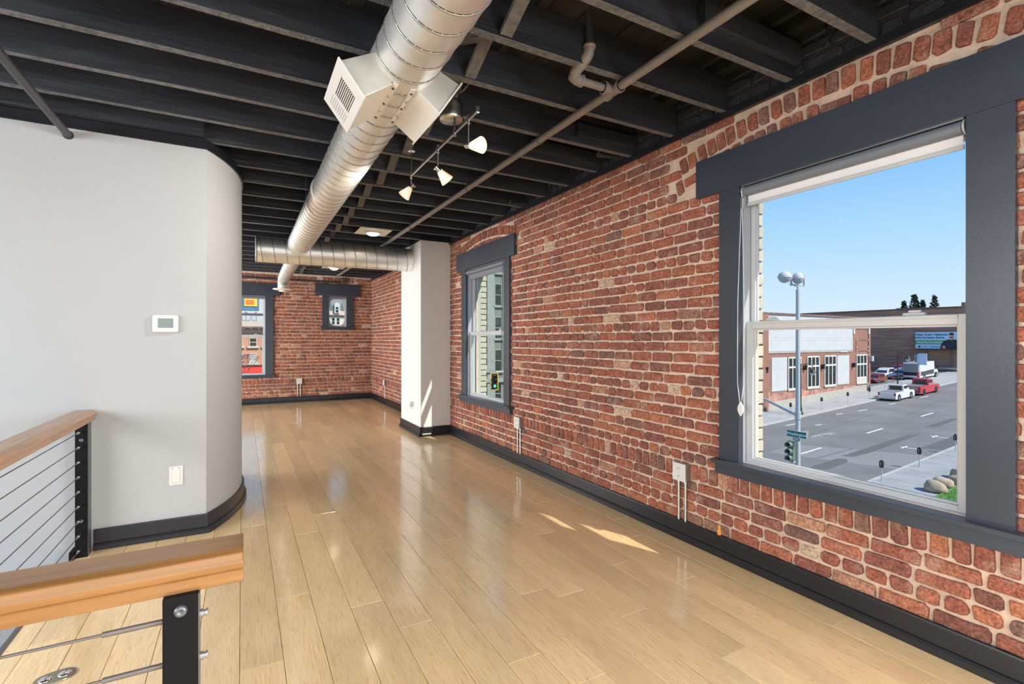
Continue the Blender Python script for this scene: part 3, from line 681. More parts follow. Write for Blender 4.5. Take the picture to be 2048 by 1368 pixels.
for y in (.6, 2.0, 3.4, 4.9, 6.3):      # hanger straps
    pts = []
    for k in range(25):
        t = PI*(1.0+k/24.); pts.append((DX+math.cos(t)*(DR+.002), y, DZ+math.sin(t)*(DR+.002)))
    mb = MB()
    P = [(DX-DR-.002, 2.9)]+[(p[0], p[2]) for p in pts]+[(DX+DR+.002, 2.9)]
    if y in (.6, 4.9):
        vs = []
        for x, z in P: vs += [(x, y, z), (x, y+.025, z)]
        mb.add(vs, [(2*i, 2*i+1, 2*i+3, 2*i+2) for i in range(len(P)-1)]); mb.obj('hanger_strap', seam_m, main)
def register_box(side):
    # corners of the square cross-section (x, z) at the near end, from outer plate inwards
    if side < 0: Q = [(.371, 2.605), (.470, 2.472), (.596, 2.560), (.535, 2.69)]; y0, y1 = 2.23, 2.625
    else: Q = [(.922, 2.634), (.818, 2.478), (.701, 2.566), (.785, 2.69)]; y0, y1 = 2.23, 2.625
    v = [(x, y, z) for y in (y0, y1) for x, z in Q]
    mb = MB(); mb.add(v, [(0, 1, 2, 3), (4, 5, 6, 7), (1, 2, 6, 5), (0, 3, 7, 4), (2, 3, 7, 6)])
    o = mb.obj('register_box', galv_flat, main, .0015)
    if side < 0: o['label'] = 'square register box on the left flank of the duct with a slotted grille'
    else: o['label'] = 'square register box on the right flank of the duct'
    A, B = Vector((Q[0][0], 0, Q[0][1])), Vector((Q[1][0], 0, Q[1][1])); u = (B-A); W = u.length; u.normalize()
    nrm = Vector((u.z, 0, -u.x)); cen = Vector((DX, 0, DZ))
    if nrm.dot(A-cen) < 0: nrm = -nrm
    def pl(a, y, d): q = A+u*a+nrm*d; return (q.x, y, q.z)
    def pbox(a0, a1, ya, yb, d0, d1, mb=None):
        mb = mb or MB(); c = [pl(a, y, d) for d in (d0, d1) for (a, y) in ((a0, ya), (a1, ya), (a1, yb), (a0, yb))]
        return mb.add(c, [(0, 3, 2, 1), (4, 5, 6, 7), (0, 1, 5, 4), (1, 2, 6, 5), (2, 3, 7, 6), (3, 0, 4, 7)])
    pbox(-.012, W+.012, y0-.012, y1+.012, 0, .008).obj('face_plate', whitemetal, o, .002)
    mb = pbox(.035, W-.030, y0+.07, y0+.235, .0085, .0095); mb.obj('grille_opening', dark_slot, o)
    for k in range(10):
        a = .038+(W-.072)*k/9; pbox(a-.0022, a+.0022, y0+.07, y0+.235, .0085, .0125).obj('grille_bar', whitemetal, o)
    for k in range(9):
        a = .03+(W-.06)*k/8; pbox(a-.002, a+.002, y0+.27, y0+.36, .0082, .0092).obj('grille_slot', mat('faint_slot', (.5, .49, .47), .6) if 'faint_slot' not in MATS else MATS['faint_slot'], o)
    # bottom face of the box: white enamel skin
    c = [Vector((Q[1][0], 0, Q[1][1])), Vector((Q[2][0], 0, Q[2][1]))]; nn = Vector((c[1].z-c[0].z, 0, -(c[1].x-c[0].x))).normalized()
    if nn.z > 0: nn = -nn
    vs = [(p.x+nn.x*k, y, p.z+nn.z*k) for k in (0, .002) for p in c for y in (y0+.001, y1-.001)]
    MB().add(vs, [(0, 1, 3, 2), (4, 6, 7, 5), (0, 2, 6, 4), (1, 5, 7, 3), (0, 4, 5, 1), (2, 3, 7, 6)]).obj('box_underside', whitemetal, o)
    # riveted flange lying on the duct
    ang = math.atan2(Q[2][1]-DZ, Q[2][0]-DX); aw = .16; vs = []
    a0_, a1_ = (ang, ang+aw) if side < 0 else (ang-aw, ang)
    for i in range(7):
        t = a0_+(a1_-a0_)*i/6
        for y in (y0-.01, y1+.01):
            for r_ in (DR+.001, DR+.009): vs.append((DX+math.cos(t)*r_, y, DZ+math.sin(t)*r_))
    fs = []
    for i in range(6):
        b_ = i*4; fs += [(b_+1, b_+3, b_+7, b_+5), (b_, b_+1, b_+5, b_+4), (b_+2, b_+3, b_+7, b_+6), (b_, b_+2, b_+6, b_+4)]
    fs += [(0, 1, 3, 2), (24, 25, 27, 26)]
    fl = MB().add(vs, fs).obj('flange', whitemetal, o)
    for k in range(5):
        t = (a0_+a1_)/2; y = y0+.03+(y1-y0-.06)*k/4; e = Vector((math.cos(t), 0, math.sin(t))); p = Vector((DX, y, DZ))+e*(DR+.0075)
        MB().cyl(p, p+e*.006, .0075, .005, n=12).obj('rivet', seam_m if k % 2 else groove_m, o)
register_box(-1); register_box(1)

cross = thing('cross_duct', (1.2, 7.42, 2.62-.175), 'wide galvanized spiral duct crossing the room into the white column', 'duct')
duct_piece('duct_body', (.155, 7.42, 2.612), (2.275, 7.42, 2.620), .172, .150, cross)
MB().lathe((.150, 7.42, 2.612), (1, 0, 0), [(0, .150), (0, .175), (.02, .175), (.02, .150)], 48).obj('end_band', seam_m, cross)
MB().lathe((2.262, 7.42, 2.620), (1, 0, 0), [(0, .172), (0, .222), (.006, .226), (.012, .226)], 56).obj('wall_escutcheon', drywall_lit, cross)
small = thing('branch_duct', (.69, 9, 2.5), 'small galvanized duct beyond the cross duct ending in a round white diffuser', 'duct')
P0, P1 = (.678, 7.56, 2.635), (.684, 10.15, 2.575)
duct_piece('duct_body', P0, P1, .104, .105, small)
el = []
for i in range(9):
    t = PI/2*i/8; el.append((.684, 10.15+.20*math.sin(t), 2.575-.18*(1-math.cos(t))))
MB().tube(el, .104, 40).obj('elbow', duct_m, small)
MB().cyl((.684, 10.35, 2.42), (.684, 10.35, 2.37), .104, n=40).obj('collar', galv_flat, small)
df = MB().lathe((.684, 10.35, 2.37), (0, 0, -1), [(0, .10), (0, .185), (.012, .188), (.022, .150), (.030, .09), (.030, 0)], 40).obj('round_diffuser', whitemetal, small)
MB().lathe((.684, 10.35, 2.338), (0, 0, -1), [(0, .02), (.012, .085), (.018, .08), (.02, 0)], 30).obj('diffuser_cone', whitemetal, df)

# ------------------------------------------------------------------ pipes
PX, PZ = 1.862, 2.825; SLP = .0
sp = thing('sprinkler_pipe', (PX, 2, PZ), 'grey primed sprinkler pipe running under the joists with a tee and elbow', 'pipe')
MB().cyl((PX, -2.9, PZ), (PX, 2.210, PZ), .024, n=24).obj('pipe_run', pipe_m, sp)
MB().cyl((PX, 2.265, PZ), (PX, 11.9, PZ), .024, n=24).obj('pipe_run', pipe_m, sp)
te = MB().cyl((PX, 2.150, PZ), (PX, 2.280, PZ), .030, n=24).cyl((PX, 2.150, PZ), (PX, 2.170, PZ), .035, n=24).cyl((PX, 2.260, PZ), (PX, 2.280, PZ), .035, n=24)
te.cyl((PX, 2.215, PZ), (PX-.075, 2.215, PZ), .029, n=24).cyl((PX-.055, 2.215, PZ), (PX-.075, 2.215, PZ), .035, n=24).obj('tee_fitting', pipe_m, sp)
MB().cyl((PX-.07, 2.215, PZ), (PX-.25, 2.215, PZ), .0215, n=20).obj('branch_pipe', pipe_m, sp)
ex = PX-.27
e1 = [(ex+.045, 2.215, PZ), (ex+.015, 2.215, PZ), (ex-.010, 2.210, PZ+.006), (ex-.014, 2.190, PZ+.02), (ex-.008, 2.160, PZ+.040)]
MB().tube(e1, [.030, .031, .032, .031, .029], 20).lathe((ex+.05, 2.215, PZ), (-1, 0, 0), [(0, .029), (0, .034), (.014, .034), (.014, .029)], 20).obj('elbow_fitting', pipe_m, sp)
e2 = [(ex-.008, 2.165, PZ+.036), (ex+.004, 2.13, PZ+.062), (ex+.012, 2.11, PZ+.085), (ex+.014, 2.103, PZ+.125)]
MB().tube(e2, [.029, .031, .031, .029], 20).lathe((ex+.014, 2.103, PZ+.112), (0, 0, 1), [(0, .029), (0, .034), (.016, .034), (.016, .024)], 20).obj('elbow_fitting', pipe_m, sp)
MB().cyl((ex+.014, 2.103, PZ+.12), (ex+.014, 2.103, 3.14), .0215, n=20).obj('riser_pipe', pipe_dark, sp)
for y in (1.22, 3.0, 4.28, 6.07, 7.87, 9.65):
    if y == 1.22: continue
    mb = MB(); pts = [(PX+.030*math.cos(t), y+.012, PZ+.030*math.sin(t)) for t in [PI*.5+2*PI*k/16 for k in range(17)]]
    mb.tube(pts, .0035, 6, cap=False); hk = mb.obj('pipe_hanger', steel_edge, sp)
    MB().box(PX-.012, PX+.012, y+.004, y+.020, PZ+.028, ZJ+.02).obj('hanger_bracket', steel_edge, hk)
for y in ():
    mb = MB().cyl((PX-.0, y, PZ+.02), (PX, y, PZ+.055), .011, n=12).cyl((PX, y, PZ+.055), (PX, y, PZ+.075), .006, n=10).cyl((PX, y, PZ+.075), (PX, y, PZ+.078), .018, n=16); mb.obj('sprinkler_head', brushed, sp)
lp_ = thing('black_iron_pipe', (-1.01, 2, 2.76), 'dark iron pipe under the joists running into the grey partition', 'pipe')
MB().cyl((-1.005, -2.9, 2.762), (-1.005, YL+.01, 2.745), .0235, n=24).obj('pipe_run', pipe_dark, lp_)
MB().cyl((-1.005, YL-.004, 2.745), (-1.005, YL+.0, 2.745), .029, n=24).obj('pipe_escutcheon', pipe_dark, lp_)
wp_ = thing('wall_conduit', (1, YF-.03, 2.75), 'thin black conduit along the top of the far brick wall', 'pipe')
MB().cyl((-1.3, YF-.03, 2.752), (2.0, YF-.03, 2.742), .020, n=14).obj('pipe_run', pipe_dark, wp_)
MB().tube([(1.98, YF-.03, 2.742), (2.02, YF-.04, 2.745), (2.05, YF-.06, 2.77), (2.05, YF-.07, 2.86)], .024, 12).cyl((2.12, YF-.03, 2.70), (2.12, YF-.03, 2.86), .015, n=10).obj('elbow_fitting', pipe_dark, wp_)
for y, z in ((3.16, 2.90), (4.66, 2.875), (7.0-.45, 2.90)):      # short pipe stubs on the right wall under the joists
    st_ = thing('pipe_stub', (XW-.1, y, z), 'short black capped pipe stub under the joists by the brick wall, '+{3.16: 'nearest the big window', 4.66: 'above the tall window', 6.55: 'nearest the column'}[round(y, 2)], 'pipe', 'capped pipe stubs')
    MB().cyl((XW, y, z), (XW-.20, y, z-.012), .014, n=14).obj('pipe_run', pipe_dark, st_)
    MB().cyl((XW-.19, y, z-.012), (XW-.235, y, z-.014), .022, n=14).cyl((XW-.215, y, z-.014), (XW-.215, y, z+.022), .016, n=12).obj('end_cap', pipe_dark, st_)

# ------------------------------------------------------------------ track light
TX, TZ = 1.078, 2.600
tk = thing('track_light', (TX, 2.8, TZ), 'nickel rail track light with three frosted cone lamps', 'lamp')
MB().box(TX-.006, TX+.006, 2.36, 3.53, TZ-.010, TZ+.010).box(TX-.010, TX+.010, 2.355, 2.375, TZ-.014, TZ+.020).obj('rail', brushed, tk, .002)
MB().lathe((TX, 2.735, 2.80), (0, 0, -1), [(0, .067), (.004, .070), (.095, .070), (.110, .066), (.113, 0)], 36).obj('canopy', brushed, tk)
MB().cyl((TX, 2.68, 2.70), (TX, 2.68, TZ-.014), .007, n=12).cyl((TX, 2.68, TZ-.02), (TX, 2.68, TZ+.016), .011, n=12).obj('standoff', brushed, tk)
MB().tube([(TX, 2.735, 2.80), (TX+.0, 2.72, 2.83), (TX+.05, 2.66, 2.85), (TX+.08, 2.62, 2.90)], .008, 8).obj('supply_cable', pipe_dark, tk)
def lamp(y, stem_bot, aim, glow, lit, up=False, label=None):
    h = MB().cyl((TX, y, TZ+.022), (TX, y, TZ-.028), .0095, n=12).cyl((TX, y, TZ-.028), (TX, y, stem_bot), .0042, n=8).obj('lamp_head', brushed, tk)
    if label: h['label'] = label
    if up:
        MB().cyl((TX, y, TZ), (TX, y, TZ+.17), .0045, n=8).cyl((TX, y, TZ+.17), (TX, y, TZ+.176), .026, n=16).obj('rail_hanger', brushed, h)
    p = Vector((TX, y, stem_bot)); a = Vector(aim).normalized()
    MB().cyl(p-a*.022, p+a*.022, .012, .017, n=14).cyl(p+Vector((-.028, 0, -.004)), p+Vector((.028, 0, .004)), .005, n=8).obj('knuckle', brushed, h)
    q = p+a*.012
    MB().lathe(q, a, [(0, .015), (.004, .019), (.078, .044), (.080, .0425), (.006, .017)], 30).obj('glass_shade', shade_hot if lit else shade_glow, h)
    MB().lathe(q, a, [(.010, .012), (.045, .018), (.060, .012), (.066, 0)], 16).obj('bulb', bulb_m, h)
l3 = bpy.data.lights.new('track_spot', 'SPOT'); l3.energy = 85; l3.color = (1, .92, .82); l3.spot_size = math.radians(150); l3.spot_blend = .9; l3.shadow_soft_size = .04
lo3 = bpy.data.objects.new('track_spot', l3); C.objects.link(lo3); lo3.location = (TX-.09, 3.54, 2.39); lo3.rotation_euler = Vector((-.8, .25, -.35)).to_track_quat('-Z', 'Y').to_euler()
lamp(2.475, 2.452, (.44, -.88, -.16), 1, True, label='brightly lit lamp head turned towards the camera side')
lamp(2.955, 2.470, (.72, .10, -.66), 1, False)
lamp(3.515, 2.515, (-.55, .15, -.78), 1, False, True)

# flush ceiling lights on white panels
def ceiling_light(x, y, label):
    t = thing('ceiling_light', (x, y, ZJ), label, 'lamp', 'flush ceiling lights')
    MB().box(x-.205, x+.205, y-.215, y+.215, ZJ-.018, ZJ-.004).obj('mounting_panel', whitemetal, t, .002)
    MB().lathe((x, y, ZJ-.018), (0, 0, -1), [(0, .105), (.010, .108), (.022, .098), (.022, .082), (.012, .080)], 36).obj('trim_ring', whitemetal, t)
    MB().lathe((x, y, ZJ-.024), (0, 0, -1), [(0, .082), (.018, .078), (.036, .055), (.044, .02), (.045, 0)], 32).obj('lens', lens_m, t)
ceiling_light(1.535, 6.72, 'round flush ceiling light on a white panel in front of the cross duct')
ceiling_light(1.60, 10.36, 'round flush ceiling light seen beyond the cross duct near the far wall')

# ------------------------------------------------------------------ wall devices
th = thing('thermostat', (-.505, YL, 1.50), 'white wall thermostat with grey-green display on the grey partition', 'thermostat')
S_ = YL/4.48
MB().box(-.555, -.400, YL-.026, YL, 1.452, 1.578).obj('thermostat_body', plastic_w, th, .016)
MB().box(-.520, -.430, YL-.0275, YL-.020, 1.485, 1.552).obj('display', lcd_m, th, .002)
for s in ('72', '12:30'):
    pass
sw = thing('wall_switch', (-.418, YL, .44), 'white wall plate with a wide rocker low on the grey partition', 'switch')
MB().box(-.458, -.374, YL-.007, YL, .366, .501).obj('cover_plate', plastic_w, sw, .003)
MB().box(-.440, -.392, YL-.012, YL-.006, .385, .475).obj('rocker', plastic_w, sw, .003)
for xx in (-.437, -.397): MB().cyl((xx, YL-.008, .488), (xx, YL-.005, .488), .0035, n=10).obj('plate_screw', steel_edge, sw)
def outlet(fn, a, z, label, legs, tag_=True, scale=1.):
    o = thing('surface_outlet', fn(a, 0, z), label, 'outlet', 'surface outlets on the brick walls')
    w, h = .056*scale, .060*scale
    fbox('outlet_box', plastic_g, fn, a-w, a+w, -.052, 0, z-h, z+h, o, .006)
    cp = fbox('cover_plate', plastic_w, fn, a-w-.002, a+w+.002, -.057, -.052, z-h-.002, z+h+.002, o, .003)
    for s in (-1, 1):
        zc = z+s*.026
        pts = [(a+.016*math.cos(t), zc+.017*math.sin(t)) for t in [2*PI*k/14 for k in range(14)]]
        MB().prism(pts, lambda d, aa, zz: fn(aa, -.057-d, zz), 0, .0035).obj('receptacle', plastic_w, o)
        m = MB(); bx(m, fn, a-.008, a-.005, -.0612, -.0604, zc-.004, zc+.006); bx(m, fn, a+.005, a+.008, -.0612, -.0604, zc-.004, zc+.006); bx(m, fn, a-.002, a+.002, -.0612, -.0604, zc-.010, zc-.006); m.obj('outlet_slot', dark_slot, o)
    for k in range(legs):
        aa = a+(-.030+.060*k)*(1 if legs > 1 else 0)
        MB().cyl(fn(aa, -.022, z-h+.004), fn(aa, -.022, .135), .0085, n=14).obj('conduit', brushed, o)
        MB().cyl(fn(aa, -.022, z-h+.002), fn(aa, -.022, z-h-.022), .013, n=14).obj('conduit_nut', brushed, o)
outlet(RW, 2.490, .478, 'surface-mounted double outlet on the brick wall beside the big window', 2)
outlet(RW, 4.83, .480, 'surface-mounted double outlet on the brick wall just beside the tall window', 2)
outlet(FW, 1.118, .478, 'surface-mounted outlet on the far end brick wall left of the small window', 2)
outlet(RW, 10.75, .478, 'surface-mounted outlet on the brick wall behind the white column', 1)
ng = thing('plug_in_night_light', (2.27, 7.34, .43), 'white plug-in device on the side of the white column', 'outlet')
MB().box(2.262, 2.27, 7.28, 7.42, .36, .475).obj('cover_plate', plastic_w, ng, .003)
MB().lathe((2.262, 7.33, .43), (-1, 0, 0), [(0, .034), (.03, .036), (.045, .03), (.048, 0)], 20).box(2.280, 2.262, 7.40, 7.44, .345, .44).obj('plug_body', plastic_w, ng)
for (a, lab) in ((2.19, 'orange foam stub sticking up behind the baseboard by the big window'), (4.97, 'orange foam stub behind the baseboard by the tall window')):
    f = thing('foam_stub', RW(a, -.004, .14), lab, 'foam')
    m = MB().lathe(RW(a, -.010, .125), (0, 0, 1), [(0, .012), (.03, .016), (.05, .009), (.065, .011), (.075, 0)], 9); m.obj('foam_blob', foam_m, f)
fo = thing('floor_outlet', (-.68, 2.715, 0), 'oval polished metal floor outlet plate with two round lids', 'outlet')
th_ = math.radians(12); ca_, sa_ = math.cos(th_), math.sin(th_)
def fl(x, y, z): return (-.683+x*ca_-y*sa_, 2.712+x*sa_+y*ca_, z)
pts = [(.068*math.copysign(abs(math.cos(t))**.8, math.cos(t)), .047*math.copysign(abs(math.sin(t))**.8, math.sin(t))) for t in [2*PI*(k+.5)/32 for k in range(32)]]
MB().prism(pts, lambda z, x, y: fl(x, y, z), .0005, .0045).obj('oval_plate', brass_m, fo, .001)
for s in (-1, 1):
    MB().lathe(fl(s*.030, 0, .0045), (0, 0, 1), [(0, .024), (.003, .023), (.0055, .016), (.007, 0)], 24).obj('screw_lid', chrome, fo)

# ------------------------------------------------------------------ cable railings
def rail_profile():      # (across, z): across 0 = near lip, grows to the back; a stepped moulded section
    return [(0, .918), (.012, .936), (.030, .940), (.118, .940), (.132, .934), (.135, .918), (.128, .902), (.118, .898), (.118, .870), (.012, .870), (.012, .898), (.003, .904)]
nr = thing('cable_railing', (-.5, 1.29, 0), 'orange wood handrail on a black post with steel cables, closest to camera', 'railing', 'cable railings')
fr = thing('cable_railing', (-.91, 2.7, 0), 'orange wood handrail with steel cables along the stair opening by the grey partition', 'railing', 'cable railings')
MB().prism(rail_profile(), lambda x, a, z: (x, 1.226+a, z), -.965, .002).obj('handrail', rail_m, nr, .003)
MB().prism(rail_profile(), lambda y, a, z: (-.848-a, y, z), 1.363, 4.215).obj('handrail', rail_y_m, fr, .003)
def post(x0, x1, y0, y1, z0, z1, parent, bolt, ax):
    p = MB().box(x0, x1, y0, y1, z0, z1).obj('post', black_steel, parent, .002)
    for q, d in bolt:
        MB().lathe(q, d, [(0, .0125), (.003, .012), (.006, .0085), (.007, .005), (.004, .004), (.004, 0)], 20).obj('bolt', steel_edge, p)
    return p
pn = post(-.143, -.081, 1.222, 1.262, 0, .872, nr, [((-.112, 1.222, .842), (0, -1, 0))], 0)
box('post_edge', steel_edge, -.081, -.0795, 1.223, 1.261, .0, .870, pn)
MB().box(-.20, -.03, 1.19, 1.30, 0, .012).obj('base_plate', black_steel, nr, .002)
pf = post(-.943, -.879, 4.125, 4.205, -.22, .885, fr, [((-.911, 4.125, .755), (0, -1, 0)), ((-.911, 4.125, .235), (0, -1, 0)), ((-.879, 4.165, .862), (1, 0, 0))], 0)
box('post_edge', steel_edge, -.879, -.8770, 4.128, 4.203, -.02, .875, pf)
MB().box(-.968, -.943, 4.10, 4.21, -.25, .05).obj('side_bracket', black_steel, fr, .002)
pc = post(-.943, -.879, 1.30, 1.36, 0, .872, fr, [], 0)
for k in range(9):
    z = .812-.0935*k
    c = MB().cyl((-.911, 1.36, z), (-.911, 4.04, z), .0028, n=8).obj('cable', cable_m, fr)
    MB().cyl((-.911, 4.03, z), (-.911, 4.10, z), .0052, n=10).cyl((-.911, 4.095, z), (-.911, 4.127, z), .0038, n=8).cyl((-.911, 4.055, z), (-.911, 4.07, z), .0075, n=8).obj('cable_fitting', brushed, c)
    z = .818-.0905*k
    c = MB().cyl((-.879, 1.245, z), (-.235, 1.245, z), .0030, n=8).obj('cable', cable_m, nr)
    MB().cyl((-.243, 1.245, z), (-.140, 1.245, z), .0056, n=10).obj('cable_fitting', cable_m, c)
    MB().cyl((-.081, 1.245, z), (-.073, 1.245, z), .0085, n=12).cyl((-.073, 1.245, z), (-.069, 1.245, z), .0060, n=8).cyl((-.069, 1.245, z), (-.065, 1.245, z), .0080, n=12).obj('end_nut', nut_m, c)

# ================================================================== the street outside
Dx, Dy, G0, SL = .9987, .050, -8.9, .043
HD = math.atan2(Dy, Dx); PT = math.atan(SL)
def P(p, q, h=0., level=None):
    z = (G0+SL*p) if level is None else level
    return (Dx*p-Dy*q, Dy*p+Dx*q, z+h)
def pq_box(mb, p0, p1, q0, q1, h0, h1, slope=True, z0=None, z1=None):
    c = []
    for h in (0, 1):
        for (p, q) in ((p0, q0), (p1, q0), (p1, q1), (p0, q1)):
            if slope: c.append(P(p, q, (h0, h1)[h]))
            else: c.append(P(p, q, 0, (z0, z1)[h]))
    return mb.add(c, [(0, 3, 2, 1), (4, 5, 6, 7), (0, 1, 5, 4), (1, 2, 6, 5), (2, 3, 7, 6), (3, 0, 4, 7)])
def pbx(name, m, p0, p1, q0, q1, h0, h1, parent=None, bev=0.): return pq_box(MB(), p0, p1, q0, q1, h0, h1).obj(name, m, parent, bev)
def pz(name, m, p0, p1, q0, q1, z0, z1, parent=None, bev=0.): return pq_box(MB(), p0, p1, q0, q1, 0, 0, False, z0, z1).obj(name, m, parent, bev)
def uz(p, q, z): return P(p, q, 0, z)
street = struct(pbx('street', asphalt_m, -60, 260, -60, 260, -.5, 0), 'grey asphalt street sloping uphill past the brick building', 'street')
# road surface patches and paint: flush slabs
def quad(name, m, pts, h=.004, parent=None):
    mb = MB(); n = len(pts); mb.add([P(p, q, 0) for p, q in pts]+[P(p, q, h) for p, q in pts], [tuple(range(n, 2*n))]+[(i, (i+1) % n, n+(i+1) % n, n+i) for i in range(n)])
    return mb.obj(name, m, parent)
def strip(name, m, p0, q0, p1, q1, w, h, parent):
    d = Vector((p1-p0, q1-q0)).normalized(); n = Vector((-d.y, d.x))*w/2
    return quad(name, m, [(p0+n.x, q0+n.y), (p0-n.x, q0-n.y), (p1-n.x, q1-n.y), (p1+n.x, q1+n.y)], h, parent)
quad('asphalt_patch', asphalt_dark, [(40.0, 18.62), (40.3, 18.02), (42.3, 17.8), (51.8, 18.05), (50.9, 18.62), (46, 18.6)], .005, street)
quad('asphalt_patch', asphalt_dark, [(35.2, 18.5), (35.6, 17.5), (38.6, 17.6), (39.3, 18.0), (39.0, 18.5)], .005, street)
quad('asphalt_patch', asphalt_dark, [(55.5, 19.0), (56.5, 18.3), (62, 18.4), (62, 19.0)], .005, street)
quad('asphalt_patch', asphalt_lite, [(37.0, 22.5), (39.2, 14.8), (44.5, 14.8), (41.0, 22.5)], .003, street)
quad('asphalt_patch', asphalt_dark, [(46.5, 16.2), (47, 15.0), (60, 15.0), (60, 16.1)], .003, street)
for a in ((38.4, 20.75, 41.3, 20.75), (49.3, 20.95, 52.3, 20.95), (61.0, 21.15, 64.0, 21.15), (73, 21.2, 76, 21.2), (85, 21.3, 88, 21.3)): strip('lane_dash', line_m, *a, .16, .008, street)
for p in (46.03, 51.8): strip('parking_mark', line_m, p, 16.1, p, 17.3, .12, .008, street); strip('parking_mark', line_m, p-.5, 17.0, p+.5, 17.0, .12, .008, street)
for (p, q, l) in ((47.5, 27.1, 1.4), (56.5, 26.9, 1.0), (60.2, 26.4, 1.6), (67.0, 26.2, 1.2), (74.5, 25.9, 2.0), (49.5, 25.4, .8)): strip('worn_mark', line_m, p, q, p+l, q-.15, .14, .007, street)
for k in range(9):
    t = 2*PI*k/9; p, q = 45.9+1.5*math.cos(t*1.7), 22.9+.34*math.sin(t); t2 = t+1.1
    strip('worn_mark', curb_m, p, q, 45.9+1.5*math.cos(t2*1.4), 22.9+.34*math.sin(t2), .10, .007, street)
# cracks as thin dark seams
for a in ((52, 19.6, 60, 17.2), (56, 15.6, 70, 16.6), (44, 23.5, 60, 24.6), (60, 22, 74, 23.8), (38, 19.4, 43, 19.1)): strip('asphalt_crack', asphalt_dark, *a, .07, .003, street)
walk_far = struct(pbx('sidewalk_far', walk_m, 30, 180, 28.5, 34, 0, .14), 'pale concrete sidewalk in front of the brick building', 'sidewalk')
pbx('curb', curb_m, 30, 180, 28.3, 28.5, 0, .145, walk_far)
walk_near = struct(pbx('sidewalk_near', walk2_m, 23, 180, 11.2, 14.5, 0, .14), 'grey concrete sidewalk on the near side of the street', 'sidewalk')
pbx('curb', curb_m, 23, 180, 14.5, 14.7, 0, .145, walk_near)
for p in range(30, 90, 3): strip('walk_joint', asphalt_dark, p, 11.3, p, 14.5, .03, .142, walk_near)
for p in range(45, 100, 4): strip('walk_joint', bldg_conc, p, 28.5, p, 32.5, .03, .142, walk_far)
lot = struct(pbx('parking_lot', asphalt_m, 79.6, 112, 34, 60, .0, .05), 'asphalt parking lot beside the brick building', 'parking lot')
lawn = struct(pbx('lawn', grass_m, 23, 60, 4, 11.2, 0, .22), 'green lawn corner behind the boulders', 'lawn')
gb = MB(); rg = random.Random(4)
for k in range(2600):
    p, q = rg.uniform(34, 41), rg.uniform(9.2, 11.0); x, y, z = P(p, q, .18); a = rg.uniform(0, 6.28); w = .012
    gb.add([(x-w*math.cos(a), y-w*math.sin(a), z), (x+w*math.cos(a), y+w*math.sin(a), z), (x+rg.uniform(-.04, .04), y+rg.uniform(-.04, .04), z+rg.uniform(.08, .2))], [(0, 1, 2)])
tag(gb.obj('grass', grass_m), 'green grass at the lower corner of the window view', 'grass', kind='stuff')

# --- orange brick building across the street
FQ = 32.6
b1 = thing('brick_building', P(66, FQ), 'orange brick one-storey building with white painted sign panel and tall windows', 'building')
def fz(name, m, p0, p1, z0, z1, d0, d1, parent=b1, bev=0.): return pz(name, m, p0, p1, FQ-d1, FQ-d0, z0, z1, parent, bev)
pz('wall', bldg_brick, 52.2, 77.5, FQ, 52, -9, 4.30, b1)
pz('parapet', bldg_white, 53.3, 72.9, FQ-.06, FQ+.3, 2.95, 4.28, b1)
pz('roof_coping', coping_m, 52.0, 77.7, FQ-.18, FQ+.5, 4.28, 4.50, b1)
sp_ = fz('sign_panel', bldg_white, 53.4, 72.56, .11, 2.85, 0, .10)
for (a, b, c, d) in ((53.9, 72.1, 1.62, 1.66), (53.9, 72.1, 1.36, 1.39), (54.1, 54.13, .12, 1.38), (72.0, 72.03, .12, 1.38)): fz('panel_groove', curb_m, a, b, c, d, .10, .106, sp_)
fz('lintel_band', bldg_conc, 53.4, 72.5, -.12, .11, 0, .08); fz('small_sign', bldg_white, 69.4, 71.2, -.18, -.02, .08, .10)
fz('infill_panel', bldg_white, 54.25, 57.3, -4.45, -.60, 0, .05); fz('infill_panel', bldg_white, 68.7, 71.75, -4.35, -.60, 0, .05)
rp = random.Random(8)
zb = lambda p: G0+SL*p
for i, (p0, p1) in enumerate(((53.6, 58.6), (58.7, 63.0), (63.1, 66.0), (66.1, 69.7), (69.8, 73.0), (73.1, 77.4))):
    pq = MB(); zt = -4.62
    c = [P(p0, FQ-.04, 0, zb(p0)+.9), P(p1, FQ-.04, 0, zb(p1)+.9), P(p1, FQ-.04, 0, zt), P(p0, FQ-.04, 0, zt)]; d = [(x[0], x[1]+.05, x[2]) for x in c]
    pq.add(c+d, [(0, 1, 2, 3), (0, 4, 5, 1), (1, 5, 6, 2), (2, 6, 7, 3), (3, 7, 4, 0)]); pq.obj('plaster_patch', bldg_patch, b1)
pq_box(MB(), 52.1, 77.55, FQ-.10, FQ, 0, .95).obj('concrete_base', bldg_conc, b1)
